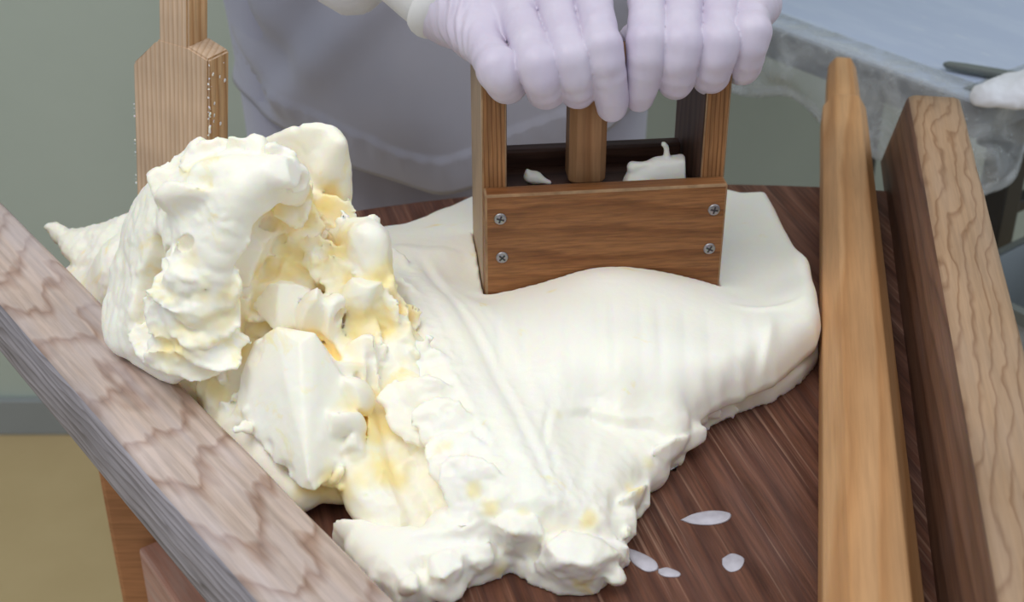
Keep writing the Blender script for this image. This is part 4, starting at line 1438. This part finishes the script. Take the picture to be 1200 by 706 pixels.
# ------------------------------------------------------------------ milky puddles on the board
def puddle(label, pts, h=0.0009):
    P = cr(np.array([atz(u, v, BZ) for u, v in pts + pts[:1]]), 40)[:-1]
    c = P.mean(0)
    c[2] = BZ
    verts = []
    for k, hh in ((1.0, 0.0001), (0.92, h * 0.7), (0.6, h)):
        verts += [((p[0] - c[0]) * k, (p[1] - c[1]) * k, hh) for p in P]
    n = len(P)
    faces = [tuple(range(n))[::-1]]
    for i in range(2):
        for j in range(n):
            faces.append((i * n + j, i * n + (j + 1) % n, (i + 1) * n + (j + 1) % n, (i + 1) * n + j))
    faces.append(tuple(2 * n + j for j in range(n)))
    o = pyobj('milk_puddle', verts, faces, M['milk'])
    o.location = c
    tag(o, label, 'puddle', 'milky puddles on the board')


puddle('oval milky puddle lying alone on the brown board', [(797, 610), (812, 603), (835, 599), (856, 602), (853, 611), (835, 616), (812, 615)])
puddle('milky puddle touching the torn butter corner', [(736, 643), (750, 648), (768, 658), (771, 668), (758, 671), (744, 663), (737, 654)])
puddle('small milky drop between the butter corner puddle and the bottom edge', [(771, 668), (782, 666), (797, 672), (795, 677), (780, 677), (772, 673)])
puddle('faint milky spot right of the butter corner on the board', [(846, 655), (858, 649), (872, 655), (868, 667), (856, 671), (847, 664)], 0.0004)

# ------------------------------------------------------------------ paddle
pb = at(205, 250, 0.835)
paddle = thing('wooden_paddle', 'pale straight-grained wooden paddle standing upright behind the butter heap', 'paddle', (pb[0], pb[1], BZ + 0.0005))
paddle.rotation_euler = (math.radians(-2), math.radians(6.5), math.radians(-27))
bot = -0.002
out = [(-.0295, 0.006), (.0295, 0.006), (.0285, .205), (.0185, .208), (.0180, .42), (-.0105, .42), (-.0100, .198), (-.0130, .193), (-.0300, .180)]
TH = 0.021


def prism(name, pts, y0, y1, mats, parent, bev=0.0012):
    bm = bmesh.new()
    a = [bm.verts.new((x, y0, z)) for x, z in pts]
    b = [bm.verts.new((x, y1, z)) for x, z in pts]
    bm.faces.new(a)
    bm.faces.new(b[::-1])
    n = len(pts)
    for i in range(n):
        bm.faces.new((a[i], b[i], b[(i + 1) % n], a[(i + 1) % n]))
    bmesh.ops.bevel(bm, geom=list(bm.edges), offset=bev, segments=2, affect='EDGES')
    return obj(name, bm, mats, parent)


blade = prism('blade', [(-.0290, 0.0), (.0290, 0.0), (.0280, .166), (.0125, .170), (-.0095, .169), (-.0120, .164), (-.0295, .147)], -TH / 2, TH / 2, [M['paddle'], M['paddle_side']], paddle)
for p in blade.data.polygons:
    if abs(p.normal.x) > 0.7:
        p.material_index = 1
hd = prism('handle', [(-.0095, .166), (.0125, .166), (.0120, .40), (-.0090, .40)], -TH / 2 + 0.0005, TH / 2 - 0.0005, [M['paddle'], M['paddle_side']], paddle)
for p in hd.data.polygons:
    if abs(p.normal.x) > 0.7:
        p.material_index = 1
# butter smears stuck to the edges of the blade
vv = Vol((-.036, -.02, .06), (.036, .02, .215), 0.0010)
for z in np.arange(.07, .164, .0011):
    vv.ball((.0288 - .0005 * (z / .2), -.0095 + random.gauss(0, .0012), z), np.array([.0009, .0009, .0012]) * random.uniform(.1, .95), .0005)
for z in np.arange(.06, .120, .0028):
    vv.ball((-.0296, -.0098, z), np.array([.0009, .0009, .0012]) * random.uniform(.2, 1.0), .001)
for z in np.arange(.120, .160, .004):
    vv.ball((.0292, random.gauss(-.002, .004), z), np.array([.0005, .0016, .002]) * random.uniform(.3, 1.0), .0005)
V, Q = vv.mesh()
o = npobj('butter_smear', V, Q, M['butter'], paddle)
o['kind'] = 'stuff'

# ------------------------------------------------------------------ person
bodyv = Vol((-0.52, 0.78, 0.60), (0.48, 1.50, 1.82), 0.006)
W1 = at(528, 2, .838)                       # wrist of the hand seen at the left
W2 = at(862, -22, .860)
E1, S1 = np.array([-0.310, 1.01, 1.115]), np.array([-0.255, 1.20, 1.335])
E2, S2 = np.array([0.335, 1.00, 1.045]), np.array([0.135, 1.20, 1.335])
for Wp, Ep, Sp in ((W1, E1, S1), (W2, E2, S2)):
    m_ = Wp + (Ep - Wp) * 0.55
    bodyv.chain([Wp, m_, Ep, (Ep + Sp) / 2, Sp], [.023, .034, .037, .044, .050], .02)
hc = np.array([-0.06, 1.10, 1.60])
for p, q, ra, rb in [((-.06, 1.22, .80), (-.06, 1.22, 1.00), .125, .120), ((-.06, 1.22, 1.00), (-.06, 1.20, 1.27), .12, .125), ((-.06, 1.20, 1.30), (-.06, 1.15, 1.44), .06, .05), ((-.17, 1.20, 1.32), (.05, 1.20, 1.32), .06, .06)]:
    bodyv.capsule(p, q, ra, rb, .03)
bodyv.ball(hc + np.array([0, .015, .02]), (.078, .095, .105), .02)
bodyv.ball(hc + np.array([0, -.03, -.05]), (.058, .060, .068), .03)
bodyv.ball(hc + np.array([0, -.092, -.018]), (.014, .018, .022), .012)
bodyv.ball(hc + np.array([0, -.088, -.058]), (.026, .010, .009), .008)
for s in (-1, 1):
    bodyv.ball(hc + np.array([s * .080, .012, -.005]), (.010, .020, .032), .008)
    bodyv.ball(hc + np.array([s * .032, -.088, .012]), (.014, .010, .008), .01, None, True)
bodyv.blur(1)
V, Q = bodyv.mesh()
person = npobj('person', V, Q, M['skin'])
tag(person, 'person in a pale lavender-grey work coat pressing the box with white gloved hands', 'person')
for s in (-1, 1):
    e = Vol(hc + np.array([s * .032 - .015, -.10, 0]), hc + np.array([s * .032 + .015, -.06, .025]), .0012)
    e.ball(hc + np.array([s * .032, -.080, .012]), (.011, .008, .006), .001)
    V, Q = e.mesh()
    npobj('eye', V, Q, M['eye'], person)
cp_ = Vol(hc - .14, hc + .18, .005)
cp_.ball(hc + np.array([0, .02, .055]), (.094, .108, .092), .01)
cp_.D = np.maximum(cp_.D, (hc[2] + .045 - cp_.grid((0, 0, 0), cp_.n)[2]).astype(np.float32))
V, Q = cp_.mesh()
npobj('cap', V, Q, M['white_cloth'], person)

# coat body
CX, CY = -0.060, 1.185


def coat_ring(z, a, inner=0.0):
    """a = 0 right, pi/2 towards the camera"""
    t = np.clip((z - .70) / .65, 0, 1)
    rx = .190 - .012 * math.sin(PI * min(t * 1.6, 1)) + .02 * max(t - .6, 0) - .13 * max((t - .86) / .14, 0) ** 1.5
    ry = .135 - .01 * t - .05 * max((t - .86) / .14, 0) ** 1.5
    ca, sa = math.cos(a), math.sin(a)
    x, y = rx * ca, -ry * sa
    p = Vector((x * 9, y * 9, z * 5))
    dsp = 0.011 * mnoise.noise(p) + 0.008 * mnoise.noise(Vector((x * 16 + 5, z * 9, y * 16)))
    # long diagonal creases across the front
    dsp += 0.005 * math.sin(26 * x + 34 * z + 3 * mnoise.noise(p * 0.6)) * max(sa, 0)
    dsp += 0.007 * math.exp(-((x + .10 - (z - .80) * .9) / .022) ** 2) * max(sa, 0)
    dsp -= 0.008 * math.exp(-((x + .135 - (z - .80) * .7) / .020) ** 2) * max(sa, 0)
    # gathered cloth at the left side
    dsp += 0.008 * math.sin(z * 95 + x * 70) * math.exp(-((x + .150) / .035) ** 2) * math.exp(-((z - .785) / .05) ** 2)
    hemz = z - hem_z(a)
    if hemz < .033:
        dsp += 0.0022 + .0016 * math.sin(a * 70 + 4 * mnoise.noise(p * 2)) * math.exp(-((hemz - .028) / .012) ** 2)
    k = 1 + (dsp - inner) / math.hypot(x, y)
    return (CX + x * k, CY + y * k, z)


def hem_z(a):
    return .697 + .060 * math.sqrt(math.cos(a) ** 2 + .004) ** .9


rings = []
NA = 220
angs = np.linspace(0, 2 * PI, NA, endpoint=False)
rings.append([coat_ring(hem_z(a) + .03, a, .006) for a in angs])
rings.append([coat_ring(hem_z(a) + .001, a, .004) for a in angs])
zs = np.concatenate([np.linspace(0, .031, 8), [.0335], np.linspace(.037, .16, 30), np.linspace(.17, .64, 40)])
for dz in zs:
    rings.append([coat_ring(hem_z(a) * (1 - dz / .64) + 1.345 * (dz / .64) if dz > .16 else hem_z(a) * 1 + dz * ((1.345 - hem_z(a)) / .64), a) for a in angs])
v, f = loft(rings, cap=False)
f.append(tuple((len(rings) - 1) * NA + j for j in range(NA)))
coat = pyobj('coat', v, f, M['coat'], person)


def tube(path, rad, n=28, fold=0.0, seed=0.0, cap=True):
    P = [Vector(p) for p in path]
    rings = []
    for i, p in enumerate(P):
        d = (P[min(i + 1, len(P) - 1)] - P[max(i - 1, 0)]).normalized()
        s = d.cross(Vector((0, 0, 1))).normalized()
        u_ = s.cross(d)
        ring = []
        for j in range(n):
            a = 2 * PI * j / n
            r = rad[i] * (1 + fold * (mnoise.noise(Vector((math.cos(a) * 1.3 + seed, math.sin(a) * 1.3, i * .35))) + .5 * math.sin(a * 2 + i * .8)))
            ring.append(tuple(p + s * (r * math.cos(a)) + u_ * (r * math.sin(a))))
        rings.append(ring)
    return loft(rings, cap=cap)


def arm_path(Wp, Ep, Sp, t0, n=22):
    P = cr(np.array([Wp, Wp + (Ep - Wp) * .5, Ep + np.array([0, 0, -.012]), (Ep + Sp) / 2, Sp]), 60)
    i0 = int(t0 * 59)
    return P[np.linspace(i0, 59, n).astype(int)]


ap = arm_path(W1, E1, S1, .075)
ap[:, 2] -= np.array([.019 * math.exp(-((i - 1) / 3) ** 2) for i in range(len(ap))])
v, f = tube(ap, [.036, .041] + [.047] * 6 + [.054] * 6 + [.060] * 8, 36, .10, 1.0)
o = pyobj('sleeve', v, f, M['sleeve_lining'], person)
subd(o, 1)
ap = arm_path(W2, E2, S2, .26)
v, f = tube(ap, [.044] + [.050] * 7 + [.054] * 6 + [.060] * 8, 36, .10, 4.0)
o = pyobj('sleeve', v, f, M['sleeve_lining'], person)
subd(o, 1)
# knitted inner cuff on the left-hand wrist
d1 = (E1 - W1) / np.linalg.norm(E1 - W1)
v, f = tube([W1 + d1 * t for t in (.006, .012, .02, .03, .045, .07)], [.0250, .0265, .027, .0268, .0265, .026], 32, .03, 2.0)
pyobj('inner_cuff', v, f, M['cuff'], person)

# trousers
tv = Vol((-.30, .98, FZ + .06), (.18, 1.42, .95), .006)
for s in (-1, 1):
    tv.chain([(CX + s * .085, 1.20, .86), (CX + s * .092, 1.19, .50), (CX + s * .095, 1.215, FZ + .10)], [.105, .082, .066], .03)
tv.capsule((CX - .07, 1.20, .88), (CX + .07, 1.20, .88), .11, .11, .03)
tv.blur(1)
V, Q = tv.mesh()
N = normals(V, Q)
V = V + N * np.array([.006 * mnoise.noise(Vector((p[0] * 26, p[1] * 26, p[2] * 5))) for p in V])[:, None]
npobj('trousers', V, Q, M['trousers'], person)
for s in (-1, 1):
    sv = Vol((CX + s * .095 - .07, 1.04, FZ - .005), (CX + s * .095 + .07, 1.32, FZ + .13), .005)
    sv.chain([(CX + s * .095, 1.25, FZ + .045), (CX + s * .10, 1.10, FZ + .036)], [.044, .036], .02)
    sv.capsule((CX + s * .095, 1.235, FZ + .05), (CX + s * .095, 1.225, FZ + .11), .045, .046, .02)
    sv.D = np.maximum(sv.D, (FZ + .001 - sv.grid((0, 0, 0), sv.n)[2]).astype(np.float32))
    V, Q = sv.mesh()
    npobj('shoe', V, Q, M['shoe'], person)


# gloves
def glove(Wp, fingers, radii, thumb, lo, hi, back, heel, pk):
    vol = Vol(lo, hi, 0.0010)
    pal = Vol(lo, hi, 0.0010)
    mc = [np.array(at(*fg[0])) for fg in fingers]
    for i, m_ in enumerate(mc):
        st = Wp + (m_ - Wp) * 0.02
        pal.capsule(st, m_ + np.array([0, .002, -.003]), .0215, .0105, .010)
    for a, b in zip(mc[:-1], mc[1:]):
        pal.capsule(a + np.array([0, .004, -.002]), b + np.array([0, .004, -.002]), .0115, .0115, .006)
    # fleshy outer edge of the hand
    hy = np.array(at(*heel))
    pal.capsule(Wp, hy, .0215, .0140, .010)
    pal.capsule(hy, np.array(at(*fingers[pk][1])) * .4 + hy * .6, .0130, .0105, .008)
    T = [np.array(at(*p)) for p in thumb]
    pal.chain([Wp + (T[0] - Wp) * .25] + T, [.018, .0145, .0118, .0105, .0090], .006)
    for fg, rr in zip(fingers, radii):
        P = [np.array(at(*p)) for p in fg]
        Pm_ = cr(np.array(P), 10)
        rm_ = np.interp(np.linspace(0, 1, 10), np.linspace(0, 1, len(rr)), rr)
        one = Vol(lo, hi, 0.0010)
        one.chain(Pm_, rm_, .002)
        # a slight knuckle
        one.ball(P[1] + np.array([0, -.0012, .0010]), np.array([.0092, .0088, .0088]) * rr[1] / .0098, .006)
        vol.D = np.minimum(vol.D, one.D)
    k = .0045
    hh = np.maximum(k - np.abs(vol.D - pal.D), 0) / k
    vol.D = np.minimum(vol.D, pal.D) - hh * hh * k * .25
    V, Q = vol.mesh()
    N = normals(V, Q)
    ax = back / np.linalg.norm(back)
    dw = (V - Wp) @ (-ax)                    # distance from the wrist towards the fingers
    wr = np.exp(-((dw - .016) / .014) ** 2)
    d_ = wr * .0009 * np.sin(dw * 900 + 2.5 * np.array([mnoise.noise(Vector(p * 60)) for p in V]))
    d_ += np.array([.0004 * mnoise.noise(Vector(p * 90)) + .00015 * mnoise.noise(Vector((p[0] * 300, p[1] * 300, p[2] * 90))) for p in V])
    V = V + N * d_[:, None]
    g = npobj('glove', V, Q, M['glove'], person)
    return g


F1 = [[(558, 40, .812), (583, 80, .757), (593, 99, .766), (602, 97, .786)],
      [(604, 8, .811), (630, 76, .753), (640, 105, .763), (646, 100, .785)],
      [(648, -8, .809), (669, 70, .754), (677, 105, .765), (681, 100, .787)],
      [(692, -18, .807), (706, 55, .757), (715, 100, .758), (717, 125, .765)]]
R1 = [(.0115, .0112, .0110, .009), (.0112, .0112, .0112, .009), (.0108, .0106, .0105, .009), (.0106, .0103, .0099, .0090)]
T1 = [(600, 0, .842), (650, 25, .834), (690, 42, .827), (716, 52, .822)]
lo1 = np.array([-.075, .73, .880])
hi1 = np.array([.085, .885, 1.005])
g1 = glove(W1, F1, R1, T1, lo1, hi1, W1 - np.array(at(648, -8, .809)), (562, 42, .800), 0)
F2 = [[(757, -24, .814), (758, 50, .764), (753, 92, .763), (749, 114, .770)],
      [(802, -24, .817), (798, 52, .764), (792, 92, .770), (790, 94, .792)],
      [(845, -18, .820), (842, 50, .768), (833, 87, .774), (831, 90, .797)],
      [(880, -8, .824), (880, 38, .775), (872, 76, .780), (866, 82, .800)]]
R2 = [(.0108, .0107, .0100, .0086), (.0110, .0110, .0108, .009), (.0110, .0110, .0107, .009), (.0104, .0104, .0100, .0086)]
T2 = [(830, -20, .852), (790, 15, .842), (762, 35, .836), (742, 45, .832)]
lo2 = np.array([.045, .735, .880])
hi2 = np.array([.185, .905, 1.02])
g2 = glove(W2, F2, R2, T2, lo2, hi2, W2 - np.array(at(802, -24, .817)), (884, 5, .815), 3)
for Wp, Ep, gg in ((W1, E1, g1), (W2, E2, g2)):
    d1 = (Ep - Wp) / np.linalg.norm(Ep - Wp)
    v, f = tube([Wp + d1 * t for t in (-.004, -.001, .003, .007, .010, .012)], [.0246, .0275, .0290, .0290, .0280, .0250], 36)
    pyobj('glove_cuff', v, f, M['cuff'], gg)

# ------------------------------------------------------------------ side table with plastic cover
TZ = 0.75
tc_ = np.array(atz(1152, 121, TZ))
te = np.array(atz(890, 24, TZ)) - tc_
e1 = te / np.linalg.norm(te)
e2 = np.array([e1[1], -e1[0], 0])
TA, TB = .54, .40
wt = thing('work_table', 'blue-grey topped work table with dark metal legs beyond the right rail', 'table', (tc_[0], tc_[1], FZ), math.atan2(e1[1], e1[0]))


def tpart(name, sx, sy, sz, c, m, bev=.002):
    o = obj(name, box_bm(sx, sy, sz, (0, 0, 0), bev), m, wt)
    o.location = c
    return o


H0 = TZ - FZ
tpart('table_top', TA, TB, .004, (TA / 2, -TB / 2, H0 - .002), M['tabletop'], .001)
tpart('top_edge', TA - .002, TB - .002, .030, (TA / 2, -TB / 2, H0 - .0195), M['table_edge'])
for lx, ly in ((.035, -.112), (TA - .035, -.035), (.035, -TB + .035), (.35, -.31)):
    if True:
        tpart('leg', .030, .030, H0 - .08, (lx, ly, (H0 - .08) / 2), M['steel_dark'], .003)
        tpart('leg_bracket', .046, .046, .05, (lx, ly, H0 - .060), M['steel_dark'], .004)
tpart('stretcher', .014, TB - .177, .014, (.035, -TB / 2 - .0385, H0 - .155), M['steel_dark'])
# tall bin beside the leg
bn_ = at(1235, 330, 1.10)
tub = thing('plastic_bin', 'tall grey plastic bin beside the dark leg of the work table', 'bin', (bn_[0], bn_[1], FZ), math.atan2(e1[1], e1[0]))


def rrect(a, b, r, z, n=6):
    pts = []
    for sx, sy, s0 in ((1, 1, 0), (-1, 1, PI / 2), (-1, -1, PI), (1, -1, 1.5 * PI)):
        for t in np.linspace(0, PI / 2, n):
            pts.append((sx * (a - r) + r * math.cos(s0 + t), sy * (b - r) + r * math.sin(s0 + t), z))
    return pts


BH = bn_[2] - FZ
rings = [rrect(.050, .058, .02, 0.0), rrect(.060, .068, .02, BH), rrect(.057, .065, .02, BH), rrect(.048, .056, .02, .006)]
v, f = loft(rings)
pyobj('bin_body', v, f, M['bucket'], tub, False)
rings = [rrect(.060, .068, .02, BH - .012), rrect(.065, .073, .02, BH - .010), rrect(.065, .073, .02, BH + .002), rrect(.057, .065, .02, BH + .003)]
v, f = loft(rings, cap=False)
pyobj('rim', v, f, M['spatula'], tub, False)

# plastic sheet hanging over two sides
verts, faces = [], []
# path along the edge: from the far end of the e1 side round the corner to the e2 side
path = []
for t in np.linspace(TA - .01, 0.012, 110):
    path.append((tc_ + e1 * t, -e2, t))
for t in np.linspace(0, PI / 2, 12)[1:-1]:
    path.append((tc_ + e1 * .012 * (1 - math.sin(t)) + e2 * .012 * (1 - math.cos(t)), -e2 * math.cos(t) - e1 * math.sin(t), -.01 * t))
for t in np.linspace(0.012, TB - .01, 90):
    path.append((tc_ + e2 * t, -e1, -t - .02))
NR = 16
for p, n_, t in path:
    drop = .072 + .010 * math.sin(t * 22) + .016 * mnoise.noise(Vector((t * 14, 0, 3))) + (.02 * math.exp(-((t + .02) / .04) ** 2))
    for j in range(NR + 1):
        s = j / NR
        if j == 0:
            q = p - n_ * .03
            z = TZ + .0012
        elif j == 1:
            q = p + n_ * .0015
            z = TZ + .0012
        else:
            s2 = (j - 1) / (NR - 1)
            wv = .008 * mnoise.noise(Vector((t * 22, s2 * 2.2, 1))) + .007 * math.sin(t * 60 + s2 * 6 + 4 * mnoise.noise(Vector((t * 6, 0, 0)))) * s2
            q = p + n_ * (.0035 + .012 * s2 + max(wv, -.003) * min(1, s2 * 2))
            z = TZ - drop * s2 + .006 * mnoise.noise(Vector((t * 18, s2 * 5, 7))) * s2
        verts.append((q[0], q[1], z))
    verts.append((q[0] - n_[0] * .002, q[1] - n_[1] * .002, z - .001))
    verts.append((q[0] - n_[0] * .003, q[1] - n_[1] * .003, z + .009))
NR += 2
n = NR + 1
for i in range(len(path) - 1):
    for j in range(NR):
        faces.append((i * n + j, i * n + j + 1, (i + 1) * n + j + 1, (i + 1) * n + j))
ps = pyobj('plastic_sheet', verts, faces, M['plastic'])
so = ps.modifiers.new('thick', 'SOLIDIFY')
so.thickness = .0006
tag(ps, 'wrinkled clear plastic sheet hanging over the edge of the blue-grey work table', 'plastic sheet')

# spatula on the table
q0, q1 = np.array(atz(1106, 74, TZ + .006)), np.array(atz(1230, 96, TZ + .006))
L = np.linalg.norm(q1 - q0)
rings = []
for t, wd, ht in [(0, .004, .003), (.004, .0085, .006), (.02, .0105, .0075), (L * .5, .0115, .008), (L, .0125, .0085)]:
    rings.append([(t, wd / 2 * math.copysign(abs(math.cos(a)) ** .7, math.cos(a)), ht / 2 * math.copysign(abs(math.sin(a)) ** .7, math.sin(a)) + .0045) for a in np.linspace(0, 2 * PI, 20, endpoint=False)])
v, f = loft(rings)
spt = thing('spatula', 'grey-green spatula lying on the blue-grey work table', 'spatula')
spt.matrix_world = frame((q0[0], q0[1], TZ + .0005), (q1[0] - q0[0], q1[1] - q0[1], 0))
pyobj('handle', v, f, M['spatula'], spt)
rings = []
for t, wd, ht in [(L - .004, .012, .006), (L + .02, .03, .004), (L + .04, .05, .003), (L + .12, .05, .0025), (L + .135, .03, .002)]:
    rings.append([(t, wd / 2 * math.cos(a), ht / 2 * math.sin(a) + .003) for a in np.linspace(0, 2 * PI, 20, endpoint=False)])
v, f = loft(rings)
pyobj('blade', v, f, M['spatula'], spt)

# white cotton cloth bundled at the table corner
cl0 = np.array(atz(1158, 108, TZ + .012))
cl = Vol(cl0 + np.array([-.03, -.05, -.02]), cl0 + np.array([.14, .08, .045]), .0020)
for c, r in [((.000, 0, .004), (.014, .014, .009)), ((.022, .004, .006), (.022, .020, .013)), ((.05, .006, .010), (.026, .024, .017)), ((.08, .010, .012), (.028, .026, .019)), ((.105, .016, .012), (.02, .025, .016)), ((.04, .024, .004), (.03, .016, .012))]:
    cl.ball(cl0 + np.array(c) - np.array([0, 0, .010]), r, .010)
cl.D = np.maximum(cl.D, (TZ + .0022 - cl.grid((0, 0, 0), cl.n)[2]).astype(np.float32))
cl.blur(1)
V, Q = cl.mesh()
N = normals(V, Q)
V = V + N * np.array([.0022 * mnoise.noise(Vector(p * 70)) + .0010 * mnoise.noise(Vector(p * 190)) for p in V])[:, None]
V[:, 2] = np.maximum(V[:, 2], TZ + .002)
o = npobj('cotton_cloth', V - cl0, Q, M['white_cloth'])
o.location = cl0
tag(o, 'bunched white cotton cloth on the near corner of the blue-grey table', 'cloth')

# ceiling lamp housings
for o_ in [x for x in scene.objects if x.type == 'LIGHT']:
    hs = thing('ceiling_lamp', 'long ceiling lamp above the ' + ('butter' if o_.location.x < 0 else 'work table'), 'lamp', (o_.location.x, o_.location.y, o_.location.z + .03))
    hs.rotation_euler = o_.rotation_euler
    b_ = obj('housing', box_bm(1.54, .94, .04, (0, 0, .02), .004), M['baseboard'], hs)
